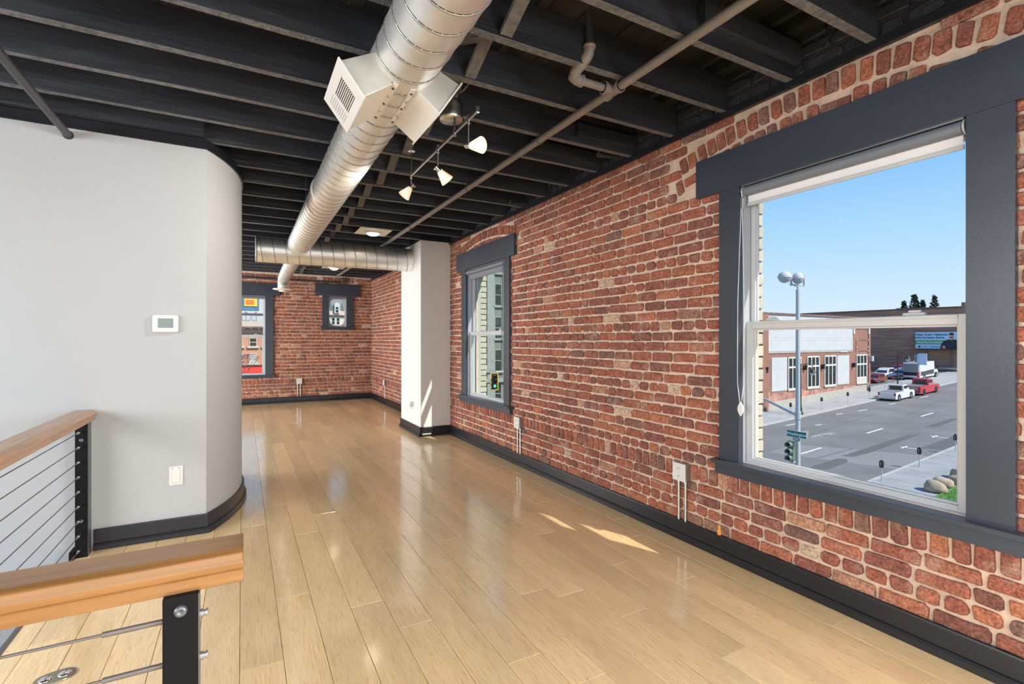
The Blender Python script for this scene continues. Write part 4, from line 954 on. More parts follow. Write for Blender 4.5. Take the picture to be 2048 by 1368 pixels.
def far_window(parent, p0, p1, z0, z1, zr, louver=None):
    f = fz('window', bldg_glass, p0, p1, z0, z1, -.02, .03, parent)
    w = p1-p0; fr = .13
    for (a, b, c, d) in ((p0-.06, p0+.08, z0, z1), (p1-.08, p1+.06, z0, z1), (p0, p1, z1-.12, z1+.04), (p0, p1, z0-.06, z0+.10), (p0, p1, zr-.10, zr+.10)): fz('window_frame', bldg_frame, a, b, c, d, .03, .09, f)
    for k in (1, 2): fz('mullion', bldg_frame, p0+w*k/3-.07, p0+w*k/3+.07, z0, z1, .03, .085, f)
    for k in range(12):
        if k % 4: fz('muntin', joist_m, p0+w*k/12-.02, p0+w*k/12+.02, z0, z1, .03, .05, f)
    n = 11
    for k in range(1, n):
        zz = z0+(z1-z0)*k/n
        if abs(zz-zr) > .15: fz('muntin', joist_m, p0, p1, zz-.02, zz+.02, .03, .05, f)
    if louver:
        fz('louver_panel', bldg_frame, p0+.1, p1-.1, z0+.08, louver, .06, .10, f)
        for k in range(6): fz('louver_slat', curb_m, p0+.2, p1-.2, z0+.14+k*(louver-z0-.2)/6, z0+.17+k*(louver-z0-.2)/6, .10, .12, f)
    fz('window_sill', bldg_conc, p0-.15, p1+.15, z0-.22, z0-.06, 0, .16, parent)
far_window(b1, 57.55, 60.2, -4.35, -.64, -1.80); far_window(b1, 61.65, 64.3, -4.35, -.60, -1.78); far_window(b1, 65.6, 68.33, -4.32, -.58, -1.76); far_window(b1, 73.75, 76.5, -4.33, -.58, -1.85, -3.55)
for (a, b, c, d) in ((73.6, 77.0, 1.36, 1.42), (73.6, 77.0, -.10, -.04), (73.6, 73.66, -.1, 1.4), (76.95, 77.0, -.1, 1.4), (72.9, 77.4, 2.86, 2.95)): fz('brick_border', coping_m, a, b, c, d, 0, .05)
for p in (53.6, 73.7, 76.9):
    for z in (1.4, .45, -.08, -.6, -4.5) if p > 60 else (2.4, 1.4, .1, -4.6): fz('white_corner_dot', bldg_white, p-.08, p+.08, z-.10, z+.10, 0, .09)
fz('corner_block', bldg_white, 72.7, 73.1, 2.2, 2.95, 0, .15); fz('corner_block', bldg_white, 76.9, 77.3, 2.2, 2.95, 0, .15); fz('corner_pier', bldg_brick, 52.2, 53.3, -7.5, 4.28, 0, .25); fz('corner_pier', bldg_brick, 77.0, 77.5, -7, 4.28, 0, .10)
for p in (53.0, 61.0-.05, 65.0, 72.7): 
    w = fz('wall_lamp', black_m, p-.10, p+.10, -2.2, -1.65, 0, .35); fz('lamp_arm', black_m, p-.22, p+.05, -1.75, -1.62, .1, .45, w)
fz('wall_box', bldg_white, 77.3, 77.75, -1.5, -.8, .0, .4)
# --- dark brown brick building behind the parking lot
b2 = thing('brown_building', P(111, 40), 'dark brown brick warehouse wall behind the parking lot', 'building')
pz('wall', brown_brick, 110, 130, 32.35, 110, -9, 7.0, b2)
pz('parapet', brown_brick, 109.95, 112, 31.0, 32.45, -9, 7.85, b2)
pz('parapet_coping', coping_m, 109.8, 110.4, 32.4, 110, 6.95, 7.2, b2); pz('upper_block', coping_m, 110.1, 113, 37.5, 42, 7.0, 7.35, b2)
rb = random.Random(2)
for (q, z, w, h) in ((47.0, 1.0, .9, .9), (47.0, 3.9, .8, .7), (50, -.2, .5, .3)): pz('pale_stain', curb_m if False else bldg_patch, 109.97, 110.0, q-w/2, q+w/2, z-h/2, z+h/2, b2)
for k in range(24):
    z = -3.5+k*.44; q0 = 32.6+rb.uniform(0, 14); pz('brick_course', brown_brick, 109.96, 110.0, q0, q0+rb.uniform(3, 12), z, z+.10, b2)
# --- billboard mounted in front of it
bb = thing('billboard', P(109, 36, 0, -.2), 'blue and green billboard with a man in a dark shirt on the brown wall', 'billboard')
BQ0, BQ1, BZ0, BZ1, BP = 32.2, 38.7, -.15, 2.80, 109.3
pz('backing', black_m, BP, BP+.25, BQ0, BQ1, BZ0, BZ1, bb)
blue = mat('billboard_blue', (.60, .82, .98), .6); green = mat('billboard_green', (.14, .45, .22), .6); navy = mat('billboard_navy', (.03, .08, .22), .6); skin = mat('printed_skin', (.72, .45, .33), .6); shirt = mat('printed_shirt', (.03, .035, .045), .6); hair = mat('printed_hair', (.03, .02, .015), .6)
face = pz('poster', blue, BP-.03, BP, BQ0, BQ1, BZ0, BZ1, bb)
pz('green_band', green, BP-.04, BP-.03, BQ0, BQ1, .62, 1.38, face)
def bill(q, z, d): return P(BP-.04-d, q, 0, z)
def btext(t, q, z, sz, m, bold=.012): text_mb(t, sz, lambda c: bill(q-c.x, z+c.y, .01+c.z), .004, bold).obj('lettering', m, face)
btext('Hear from Veterans', 36.35, 2.36, .56, navy); btext("who've been there.", 36.55, 1.84, .54, navy)
btext('MakeTheConnection.net', 36.25, .98, .44, white_txt)
btext('U.S.', 37.2, .22, .26, navy, .004); btext('Confidential. Support.', 35.5, .22, .24, navy, .004)
MB().cyl(bill(38.1, .22, 0), bill(38.1, .22, .015), .17, n=16).obj('round_seal', navy, face)
def shape(nm, m, pts, d, d2=.012): MB().prism(pts, lambda k, q, z: bill(q, z, k), d, d+d2).obj(nm, m, face)
shape('printed_shirt', shirt, [(35.1, -.14), (35.0, .55), (34.7, 1.15), (34.2, 1.42), (33.8, 1.52), (33.3, 1.52), (32.8, 1.38), (32.3, 1.15), (32.22, -.14)], .01)
shape('printed_neck', skin, [(33.85, 1.5), (33.8, 1.85), (33.3, 1.85), (33.25, 1.5), (33.55, 1.38)], .024)
shape('printed_face', skin, [(33.55+.30*math.cos(t), 2.12+.40*math.sin(t)) for t in [2*PI*k/20 for k in range(20)]], .026)
shape('printed_hair', hair, [(33.55+.34*math.cos(t), 2.26+.40*math.sin(t)) for t in [PI*k/12 for k in range(13)]], .040)
shape('printed_beard', hair, [(33.83, 2.0), (33.72, 1.80), (33.55, 1.72), (33.38, 1.80), (33.27, 2.0), (33.45, 1.90), (33.65, 1.90)], .042)
shape('printed_hand', skin, [(34.75, -.1), (34.8, .35), (34.45, .42), (34.35, -.1)], .026)
for q in (33.6, 37.0): pz('support_leg', coping_m, BP-.1, BP+.1, q-.10, q+.10, -4.3, BZ0, bb)
pz('catwalk', black_m, BP-.6, BP, BQ0, BQ1, BZ0-.16, BZ0-.06, bb)
gr = thing('guard_rail', P(106, 34, 0), 'low steel guard rail at the back of the parking lot', 'railing')
pbx('rail_beam', gpole_m, 109.0, 109.1, 31.5, 36.5, .55, .80, gr)
for q in (31.8, 34, 36.3): pbx('rail_post', coping_m, 109.1, 109.22, q, q+.12, 0, .75, gr)
# --- trees behind the roof
def pine(p, q, base, h, r, label, seed):
    t = thing('pine_tree', P(p, q, 0, base), label, 'tree'); rt = random.Random(seed)
    x, y, z = P(p, q, 0, base); MB().cyl((x, y, z-5.2), (x, y, z+h), .25, .05, 8).obj('trunk', bark_m, t)
    mb = MB()
    for k in range(520):
        f = rt.random()**.8; zz = z+h*(.18+.84*f); rad = r*(1.02-f)**.9*rt.uniform(.2, 1.0)+.12; a = rt.uniform(0, 6.28); c = Vector((x+rad*math.cos(a), y+rad*math.sin(a), zz+rt.uniform(-.2, .2)))
        s = rt.uniform(.18, .42); v = [c+Vector((rt.uniform(-s, s), rt.uniform(-s, s), rt.uniform(-s*.6, s))) for _ in range(4)]
        mb.add(v, [(0, 1, 2), (0, 2, 3), (0, 1, 3), (1, 2, 3)])
    o = mb.obj('foliage', needle_m, t); o['kind'] = 'stuff'
pine(136, 50.3, 2, 7.9, 2.0, 'low dark pine top, leftmost above the brown roof', 2)
pine(136, 48.3, 2, 9.3, 2.3, 'tallest dark pine top above the brown roof', 1)
pine(136, 46.8, 2, 8.0, 1.1, 'smallest dark pine top between the two tall ones above the roof', 4)
pine(136, 44.7, 2, 8.8, 1.9, 'dark pine top, rightmost above the brown roof', 3)

# --- vehicles
def vehicle(name, label, cat, p, q, L_, W_, H_, body, kind, head=1, base_h=0., group=None, dark=None):
    t = thing(name, P(p, q, base_h), label, cat, group)
    t.rotation_euler = Euler((0, -PT*head, HD+(0 if head > 0 else PI)), 'XYZ')
    M0 = Matrix.Translation(t.location) @ t.rotation_euler.to_matrix().to_4x4()
    def put(mb, nm, m, par_=t, bev=0.):
        mb.xf(M0); return mb.obj(nm, m, par_, bev)
    wr = H_*.20 if kind != 'suv' else H_*.205
    hw = W_/2; cl = wr*.75
    def sec(pts, w0, w1f=None):
        mb = MB(); n = len(pts)
        vs = [(x, s*(w0 if w1f is None else w1f(z)), z) for s in (-1, 1) for x, z in pts]
        mb.add(vs, [tuple(range(n)), tuple(range(n, 2*n))[::-1]]+[(i, (i+1) % n, n+(i+1) % n, n+i) for i in range(n)]); return mb
    h2 = L_/2
    if kind == 'pickup':
        belt = H_*.60
        lower = [(-h2, cl), (-h2, belt*.98), (-h2*.985, belt), (h2*.50, belt), (h2*.93, belt*.93), (h2, belt*.80), (h2, cl), (h2*.80, cl*.8), (-h2*.9, cl*.85)]
        b = put(sec(lower, hw, lambda z: hw*(1 if z < belt*.9 else .97)), 'body', body, t, .03)
        cab0, cab1 = -h2*.10, h2*.47
        cabp = [(cab0, belt-.01), (cab0+.03, H_*.93), (cab0+.12, H_), (cab1*.55, H_), (cab1*.72, H_*.95), (cab1+.12, belt-.01)]
        c = put(sec(cabp, hw, lambda z: hw*(.95-.16*max(0, (z-belt)/(H_-belt)))), 'cab', body, t, .03)
        put(MB().box(-h2*.95, cab0-.06, -hw*.82, hw*.82, belt*.62, belt+.012), 'bed_well', tire_m, t)
        put(MB().box(-h2*.90, cab0-.12, -hw*.76, hw*.76, belt+.004, belt+.02), 'bed_liner', dark or shade_dark, t)
        for s in (-1, 1): put(MB().box(cab0+.16, cab1*.70, s*hw*.885, s*hw*.90, belt+.06, H_*.93), 'side_window', carglass, c)
        put(MB().box(cab0+.0, cab0+.05, -hw*.70, hw*.70, belt+.08, H_*.93), 'rear_window', carglass, c)
        put(MB().prism([(cab1+.13, belt+.02), (cab1*.76, H_*.93), (cab1*.72, H_*.93), (cab1+.05, belt+.02)], lambda k, x, z: (x, k, z), -hw*.80, hw*.80), 'windshield', carglass, c)
        put(MB().box(-h2-.06, -h2+.02, -hw*.96, hw*.96, cl*.95, cl*1.45), 'rear_bumper', hub_m if dark is None else dark, t, .02)
        put(MB().box(-h2-.012, -h2+.01, -hw*.74, hw*.74, belt*.60, belt*.96), 'tailgate', body if dark is None else dark, t, .01)
        for s in (-1, 1): put(MB().box(-h2-.02, -h2+.05, s*hw*.80, s*hw*.99, belt*.62, belt*.94), 'tail_lamp', lamp_red, t)
        put(MB().box(h2-.02, h2+.05, -hw*.95, hw*.95, cl*.9, cl*1.5), 'front_bumper', hub_m, t, .02)
        for s in (-1, 1): put(MB().box(h2-.08, h2+.012, s*hw*.62, s*hw*.97, belt*.62, belt*.80), 'head_lamp', lamp_w, t)
        wx = (-h2*.64, h2*.62)
    elif kind in ('suv', 'car'):
        belt = H_*(.60 if kind == 'suv' else .62)
        lower = [(-h2, cl), (-h2*1.0, belt*.75), (-h2*.95, belt), (h2*.45, belt), (h2*.92, belt*.80), (h2, belt*.62), (h2*.98, cl), (h2*.7, cl*.8), (-h2*.8, cl*.8)]
        b = put(sec(lower, hw, lambda z: hw*(1 if z < belt*.85 else .95)), 'body', body, t, .04)
        cabp = [(-h2*.92, belt-.01), (-h2*.70, H_*.95), (-h2*.45, H_), (h2*.05, H_*.985), (h2*.18, H_*.94), (h2*.50, belt-.01)]
        c = put(sec(cabp, hw, lambda z: hw*(.93-.20*max(0, (z-belt)/(H_-belt)))), 'cabin', body, t, .03)
        mb = sec([(-h2*.78, belt+.05), (-h2*.66, H_*.90), (h2*.04, H_*.93), (h2*.36, belt+.05)], hw, lambda z: hw*(.94-.19*max(0, (z-belt)/(H_-belt)))+.004); put(mb, 'side_windows', carglass, c)
        put(MB().prism([(h2*.50+.012, belt+.02), (h2*.17+.012, H_*.93), (h2*.15, H_*.93), (h2*.46, belt+.02)], lambda k, x, z: (x, k, z), -hw*.76, hw*.76), 'windshield', carglass, c)
        put(MB().prism([(-h2*.92-.012, belt+.03), (-h2*.71-.012, H_*.92), (-h2*.69, H_*.92), (-h2*.90, belt+.03)], lambda k, x, z: (x, k, z), -hw*.72, hw*.72), 'rear_window', carglass, c)
        for s in (-1, 1):
            put(MB().box(h2*.90, h2*.99, s*hw*.55, s*hw*.96, belt*.62, belt*.78), 'head_lamp', lamp_w, t, .02); put(MB().box(-h2*1.005, -h2*.93, s*hw*.62, s*hw*.97, belt*.70, belt*.88), 'tail_lamp', lamp_red, t)
        put(MB().box(h2*.97, h2*1.01, -hw*.45, hw*.45, belt*.42, belt*.66), 'grille', tire_m, t)
        wx = (-h2*.60, h2*.62)
    else:   # shuttle bus: box body behind a van cab
        b = put(MB().box(-h2, h2*.52, -hw, hw, cl, H_), 'body', body, t, .10)
        put(MB().box(-h2-.02, -h2+.01, -hw*.96, hw*.96, H_*.48, H_*.93), 'rear_wrap', dark, t, .02)
        put(MB().box(-h2-.022, -h2+.0, -hw*.96, hw*.96, H_*.28, H_*.47), 'rear_window', carglass, t)
        for s in (-1, 1):
            put(MB().box(-h2*.92, h2*.45, s*(hw+.004), s*(hw-.01), H_*.27, H_*.52), 'side_windows', carglass, t)
            put(MB().box(-h2*.96, -h2*.30, s*(hw+.006), s*(hw-.01), H_*.50, H_*.94), 'side_wrap', body if s < 0 else dark, t)
        pts = [(h2*.50, cl), (h2*.50, H_*.82), (h2*.62, H_*.80), (h2*.80, H_*.52), (h2, H_*.45), (h2, cl)]
        put(sec(pts, hw*.88), 'cab', body, t, .05); put(sec([(h2*.56, H_*.50), (h2*.58, H_*.76), (h2*.64, H_*.75), (h2*.77, H_*.51)], hw*.89), 'cab_window', carglass, t)
        mb = MB(); [mb.cyl((-h2*.35+.35*math.cos(a)-.0, -(hw+.008), H_*.74+.30*math.sin(a)), (-h2*.35+.35*math.cos(a+.35), -(hw+.008), H_*.74+.30*math.sin(a+.35)), .025, n=6) for a in [i*.5 for i in range(10)]]; put(mb, 'round_emblem', blue, t)
        wx = (-h2*.55, h2*.72); wr = H_*.15
    for x in wx:
        for s in (-1, 1):
            y = s*(hw-.10); mb = MB().lathe((x, y-.11*1, wr), (0, 1, 0), [(0, wr*.6), (.0, wr*.92), (.03, wr), (.19, wr), (.22, wr*.92), (.22, wr*.6)], 22)
            w = put(mb, 'wheel', tire_m); put(MB().cyl((x, y+s*.08, wr), (x, y+s*.118, wr), wr*.62, n=16), 'hub', hub_m if body is not red_m else tire_m, w)
            put(MB().lathe((x, y+s*.020, wr*1.08), (0, s, 0), [(0, wr*1.22), (.082, wr*1.22), (.084, wr*1.12)], 22), 'wheel_arch', tire_m)
    if kind == 'pickup':
        pass
    return t
white_car = mat('white_car_paint', (.72, .74, .75), .25, coat=.8); red_m = mat('bright_red_car_paint', (.55, .02, .03), .25, coat=.8); darkred = mat('dark_red_car_paint', (.20, .02, .025), .3, coat=.6); silver = mat('silver_car_paint', (.50, .54, .58), .3, metal=.1); blackcar = mat('black_car_paint', (.02, .022, .028), .25, coat=.7); wrapg = mat('grey_bus_wrap', (.26, .28, .30), .4); greyplastic = mat('grey_tailgate', (.30, .31, .33), .4, metal=.3)
vehicle('pickup_truck', 'white pickup truck parked at the far curb, seen from behind', 'truck', 71.9, 27.35, 5.2, 1.85, 1.78, white_car, 'pickup', dark=None)
vehicle('pickup_truck', 'bright red pickup truck parked just ahead of the white one', 'truck', 79.0, 27.35, 5.9, 1.95, 1.90, red_m, 'pickup', dark=greyplastic)
vehicle('suv', 'white SUV in the parking lot facing the street', 'car', 93.5, 37.2, 4.6, 1.85, 1.72, white_car, 'suv', -1, .05)
vehicle('suv', 'silver SUV in the parking lot between the white SUV and the shuttle bus', 'car', 95.0, 35.4, 4.5, 1.85, 1.62, silver, 'suv', -1, .05)
vehicle('car', 'small dark red car at the corner of the brick building in the lot', 'car', 87.3, 35.9, 3.6, 1.6, 1.35, darkred, 'car', -1, .05)
vehicle('car', 'black car in the back row of the parking lot behind the white SUV', 'car', 103, 43.5, 4.6, 1.85, 1.45, blackcar, 'car', -1, .05)
vehicle('car', 'dark red car in the back row of the lot left of the shuttle bus', 'car', 104, 39.3, 4.6, 1.85, 1.5, darkred, 'car', -1, .05)
vehicle('car', 'black car at the back left end of the parking lot', 'car', 103, 47.3, 4.6, 1.85, 1.5, blackcar, 'car', -1, .05)
vehicle('car', 'dark car parked in front of the shuttle bus by the brown wall', 'car', 106.0, 36.0, 4.4, 1.8, 1.7, blackcar, 'suv', -1, .05)
vehicle('shuttle_bus', 'white and grey shuttle bus in the parking lot', 'bus', 96.8, 33.5, 7.2, 2.2, 2.75, white_car, 'bus', 1, 0, dark=wrapg)

# --- street furniture
def meter(p, q, label, face=-1):
    t = thing('parking_meter', P(p, q, .14), label, 'parking meter', 'parking meters'); x, y, z = P(p, q, .14)
    MB().cyl((x, y, z), (x, y, z+.86), .030, n=10).cyl((x, y, z), (x, y, z+.02), .08, n=12).obj('post', gpole_m, t)
    hd = MB(); hd.prism([(-.09, .84), (.09, .84), (.11, .95), (.11, 1.16), (.07, 1.26), (0, 1.30), (-.07, 1.26), (-.11, 1.16), (-.11, .95)], lambda k, a, h: (x+k, y+a, z+h), -.07, .07); h = hd.obj('meter_head', black_m, t, .012)
    for k in range(3): MB().box(x-.112, x-.106, y-.022, y+.022, z+.96+k*.09, z+.985+k*.09).obj('meter_label', white_txt, h)
meter(35.15, 14.15, 'black parking meter on the near sidewalk, lowest in the window view'); meter(40.3, 14.05, 'black parking meter on the near sidewalk, second from the grass'); meter(46.5, 14.05, 'black parking meter on the near sidewalk at the window edge')
meter(99, 29.6, 'small parking meter by the lot beyond the red truck')
meter(69.3, 29.2, 'parking meter on the far sidewalk right behind the white truck'); meter(64.0, 29.2, 'parking meter on the far sidewalk before the fourth window'); meter(58.2, 29.2, 'parking meter on the far sidewalk right of the black lamp post'); meter(52.4, 29.4, 'parking meter on the far sidewalk left of the black lamp post')
def street_lamp(p, q, h, label, arm=1.0):
    t = thing('street_lamp', P(p, q, .14), label, 'street lamp', 'black street lamps'); x, y, z = P(p, q, .14)
    MB().lathe((x, y, z), (0, 0, 1), [(0, .26), (.15, .26), (.25, .17), (.6, .14), (.8, .09), (h*.5, .075), (h-.1, .06), (h, .07), (h+.1, .05), (h+.22, 0)], 14).obj('post', black_m, t)
    ax, ay = (.62, -.78)
    pts = [(x, y, z+h-.05), (x+ax*.3*arm, y+ay*.3*arm, z+h+.12), (x+ax*.75*arm, y+ay*.75*arm, z+h+.16), (x+ax*1.05*arm, y+ay*1.05*arm, z+h-.0), (x+ax*1.1*arm, y+ay*1.1*arm, z+h-.25)]
    MB().tube(pts, .04, 8).tube([(x, y, z+h-.5), (x+ax*.3, y+ay*.3, z+h-.3), (x+ax*.5, y+ay*.5, z+h+.1)], .025, 6).obj('arm', black_m, t)
    c = (x+ax*1.1*arm, y+ay*1.1*arm, z+h-.25); l = MB().lathe(c, (0, 0, -1), [(0, .05), (.12, .10), (.35, .16), (.48, .36), (.52, .36)], 18).obj('lamp_hood', black_m, t)
    MB().sphere((c[0], c[1], c[2]-.58), .26, 14, 8, (1, 1, .95)).obj('lamp_globe', mat('milky_globe', (.6, .63, .64), .3) if 'milky_globe' not in MATS else MATS['milky_globe'], l)
street_lamp(53.5, 28.95, 5.2, 'black ornamental street lamp in front of the brick building windows')
street_lamp(77.6, 29.4, 5.1, 'black ornamental street lamp near the parking lot entrance')
# signal pole with globe lamps, mast arm, street name sign and traffic light
gx, gy, gz = P(26.35, 14.4, .0); tp = thing('signal_pole', (gx, gy, gz), 'tall grey corner pole with round lamp heads, street name sign and traffic signal', 'pole')
MB().cyl((gx, gy, gz), (gx, gy, 4.05), .125, .098, 20).cyl((gx, gy, 4.05), (gx, gy, 4.22), .05, n=12).cyl((gx, gy, gz), (gx, gy, gz+.3), .2, n=16).obj('pole_shaft', gpole_m, tp)
MB().cyl((gx, gy, -2.75), (gx, gy, -2.35), .145, n=20).obj('arm_clamp', gpole_m, tp)
MB().cyl((gx, gy, -2.56), (gx+9, gy+9.8, -2.46), .090, .06, 14).obj('mast_arm', gpole_m, tp)
rx, ry = cy_*.97, -sy_*.97
lb = MB().cyl((gx-.48*rx, gy-.48*ry, 4.34), (gx+.34*rx, gy+.34*ry, 4.24), .03, n=8).cyl((gx-.30*rx, gy-.30*ry, 4.30), (gx, gy, 4.18), .03, n=8).obj('lamp_bracket', gpole_m, tp)
for k, (o, dz, up) in enumerate(((-.72, .58, 1), (-.0, .52, .86))):
    c = (gx+o*rx, gy+o*ry, 4.10+dz); r = .33*(1 if k == 0 else .86)
    n_ = MB().lathe(c, (0, 0, 1), [(-.02, r), (.05, r*1.0), (.18, r*.86), (.30, r*.45), (.34, 0)], 22).obj('lamp_hood', bldg_white, tp)
    MB().lathe(c, (0, 0, -1), [(.0, r*.97), (.12, r*.85), (.24, r*.55), (.30, 0)], 22).obj('lamp_bowl', silver, n_)
for o in (-.36, .34): MB().cyl((gx+o*rx, gy+o*ry, 4.24), (gx+o*rx, gy+o*ry, 4.80), .05, .06, n=10).obj('ballast_can', bldg_white, tp)
sg = MB().box(gx-.165, gx-.150, gy-.56, gy+.50, -3.70, -3.36).obj('street_name_sign', white_txt, tp)
MB().box(gx-.172, gx-.164, gy-.54, gy+.48, -3.68, -3.38).obj('sign_face', green_sign, sg)
text_mb('Washington', .215, lambda v: (gx-.172-v.z, gy-.03-v.x, -3.53+v.y), .004, .006).obj('lettering', white_txt, sg)
s2 = MB().box(gx-.165, gx-.150, gy-.20, gy+.16, -3.86, -3.71).obj('number_sign', green_sign, tp)
text_mb('0097', .15, lambda v: (gx-.168-v.z, gy-.02-v.x, -3.79+v.y), .003, .003).obj('lettering', white_txt, s2)
MB().box(gx-.10, gx+.9, gy-.02, gy+.0, -3.72, -3.40).obj('cross_street_sign', wrapg, tp)
def signal(x, y, z, parent, fy=0, housing=signal_m, lit=None, border=None, dirv=(-1, .0)):
    d = Vector((dirv[0], dirv[1], 0)).normalized(); s = Vector((-d.y, d.x, 0)); o = Vector((x, y, z))
    def bxv(nm, m, a0, a1, b0, b1, c0, c1, par_, bev=.0):
        c = [o+d*a+s*b+Vector((0, 0, cc)) for cc in (c0, c1) for (a, b) in ((a0, b0), (a1, b0), (a1, b1), (a0, b1))]
        return MB().add(c, [(0, 3, 2, 1), (4, 5, 6, 7), (0, 1, 5, 4), (1, 2, 6, 5), (2, 3, 7, 6), (3, 0, 4, 7)]).obj(nm, m, par_, bev)
    hb = bxv('signal_housing', housing, -.16, .04, -.17, .17, -.53, .53, parent, .03)
    if border:
        bp_ = bxv('back_plate', black_m, -.02, .0, -.30, .30, -.68, .68, hb)
        for (b0, b1, c0, c1) in ((-.31, -.25, -.69, .69), (.25, .31, -.69, .69), (-.31, .31, .63, .69), (-.31, .31, -.69, -.63)): bxv('yellow_border', border, .0, .006, b0, b1, c0, c1, bp_)
    for k in (-1, 0, 1):
        c = o+Vector((0, 0, -k*.35)); mm = lit if (lit and k == 1) else tire_m
        MB().cyl(c+d*.035, c+d*.05, .13, n=18).obj('signal_lens', mm, hb)
        n = 16; vs = []
        for i in range(n+1):
            t = -.25*PI+(1.5*PI)*i/n
            e = s*math.cos(t)+Vector((0, 0, 1))*math.sin(t)
            vs += [c+d*.03+e*.15, c+d*.29+e*.15, c+d*.03+e*.14, c+d*.29+e*.14]
        MB().add(vs, [f for i in range(n) for f in ((i*4, i*4+1, i*4+5, i*4+4), (i*4+2, i*4+3, i*4+7, i*4+6), (i*4+1, i*4+3, i*4+7, i*4+5))], True).obj('signal_visor', housing, hb)
    return hb
signal(gx-.38, gy+.16, -4.42, tp)
MB().cyl((gx-.22, gy+.1, -5.0), (gx-.22, gy+.1, -4.0), .03, n=8).cyl((gx, gy, -4.02), (gx-.38, gy+.16, -4.02), .035, n=8).cyl((gx, gy, -5.0), (gx-.38, gy+.16, -5.0), .035, n=8).obj('signal_bracket', gpole_m, tp)
# traffic light seen through the tall window
ts = thing('traffic_light', (17.4, 34.9, -8), 'traffic light with yellow-edged back plate and green lamp, in the tall window', 'traffic light')
signal(17.4, 34.9, -1.86, ts, lit=signal_g, border=signal_y, housing=black_m, dirv=(-.25, -1))
MB().cyl((17.6, 35.1, -1.12), (27, 35.6, -1.0), .07, n=10).cyl((27, 35.6, -8.2), (27, 35.6, -.6), .12, n=12).cyl((17.5, 35.05, -1.2), (17.5, 35.05, -2.6), .03, n=8).obj('mast_arm', gpole_m, ts)
# signs by the lot
sgn = thing('parking_sign', P(88.5, 30.96), 'tall white post with a pale blue sign panel beside the shuttle bus', 'sign')
x, y, z = P(88.5, 30.96)
MB().cyl((x, y, z), (x, y, z+3.3), .10, n=10).obj('post', bldg_white, sgn); MB().box(x-.14, x+.14, y-.12, y+.12, z+1.0, z+1.8).obj('red_band', mat('faded_red', (.5, .14, .12), .6), sgn)
MB().box(x-.05, x+.05, y-1.02, y+.05, z+2.86, z+4.53).obj('sign_panel', blue, sgn, .02)
sb = MB().box(x-.05, x+.05, y+.12, y+.45, z+3.2, z+4.36).obj('side_panel', bldg_white, sgn)
for k in range(4): MB().box(x-.07, x-.05, y+.20, y+.37, z+3.32+k*.26, z+3.48+k*.26).obj('sign_mark', navy, sb)
for (p, q, c, lab) in ((78.7, 31.3, foam_m, 'orange construction marker behind the white truck tailgate'), (80.2, 30.9, darkred, 'red construction marker beside the orange one'), (83.5, 31.2, darkred, 'small red diamond marker near the red truck')):
    t = thing('construction_marker', P(p, q, .14), lab, 'marker', 'construction markers'); x, y, z = P(p, q, .14)
    MB().cyl((x, y, z), (x, y, z+1.9), .03, n=6).obj('stake', gpole_m, t)
    MB().prism([(0, 1.15), (.32, 1.5), (0, 1.85), (-.32, 1.5)], lambda k, a, h: (x+k, y+a, z+h), -.02, .02).obj('diamond_panel', c, t)
for i, (p, q, r, lab) in enumerate(((35.3, 11.55, .50, 'tan boulder nearest the window corner on the sidewalk edge'), (36.7, 11.65, .46, 'second tan boulder from the window corner'), (37.9, 11.35, .42, 'tan boulder with grass behind it, third in the row'), (39.2, 11.6, .5, 'fourth tan boulder along the sidewalk edge'), (40.6, 11.5, .42, 'farthest tan boulder of the row by the grass'))):
    mb = MB().sphere((0, 0, 0), 1, 12, 8); rk = random.Random(i+40); k1 = [rk.uniform(-1, 1) for _ in range(9)]
    for j, v in enumerate(mb.v):
        f = 1+.10*math.sin(3*v[0]+k1[0]*3)+.10*math.sin(4*v[1]+k1[1]*3)+.08*math.sin(5*v[2]+k1[2]*3)
        mb.v[j] = (v[0]*f*r*1.15, v[1]*f*r*.95, v[2]*f*r*.72)
    x, y, z = P(p, q, .14+r*.45); mb.xf(Matrix.Translation((x, y, z)) @ Matrix.Rotation(rk.uniform(0, 3), 4, 'Z'))
    tag(mb.obj('boulder', rock_m), lab, 'boulder', 'boulders')

# --- buildings beyond the tall window and the far windows
b3 = thing('stone_building', (40, 58, -9), 'grey-green stone tower block filling the tall window view', 'building')
MB().box(21, 50, 58, 75, -9, 30).obj('wall', greyblock, b3)
def nwin(parent, x0, x1, z0, z1, y, fm, gm, lint=None):
    w = MB().box(x0, x1, y-.04, y+.05, z0, z1).obj('window', gm, parent)
    for (a, b, c, d) in ((x0-.10, x0, z0, z1), (x1, x1+.10, z0, z1), (x0-.1, x1+.1, z1, z1+.12)): MB().box(a, b, y-.12, y, c, d).obj('window_frame', fm, w)
    MB().box(x0, x1, y-.08, y-.03, (z0+z1)/2-.05, (z0+z1)/2+.05).obj('sash_bar', fm, w)
    MB().box(x0-.35, x1+.35, y-.30, y, z0-.30, z0).obj('window_sill', lint or fm, parent)
for zc in (-5.6, -1.28, 3.0, 7.3, 11.6): 
    for xc in (29.4, 32.6, 35.8, 39.0, 42.2): nwin(b3, xc-.42, xc+.42, zc-1.35, zc+1.35, 58, greylight, bldg_glass, greylight)
for x0 in (27.75, 30.6, 33.8, 37.0, 40.2): MB().box(x0, x0+1.05, 57.75, 58, -9, 30).obj('pilaster', greylight, b3)
MB().box(21, 60, 57.6, 58, -4.1, -3.6).obj('ledge', greylight, b3); MB().box(27.0, 28.2, 57.5, 58, -2.8, -1.9).obj('wall_box', greylight, b3); MB().box(34.0, 35.6, 57.85, 58, -4, .6).obj('brick_panel', bldg_patch, b3)
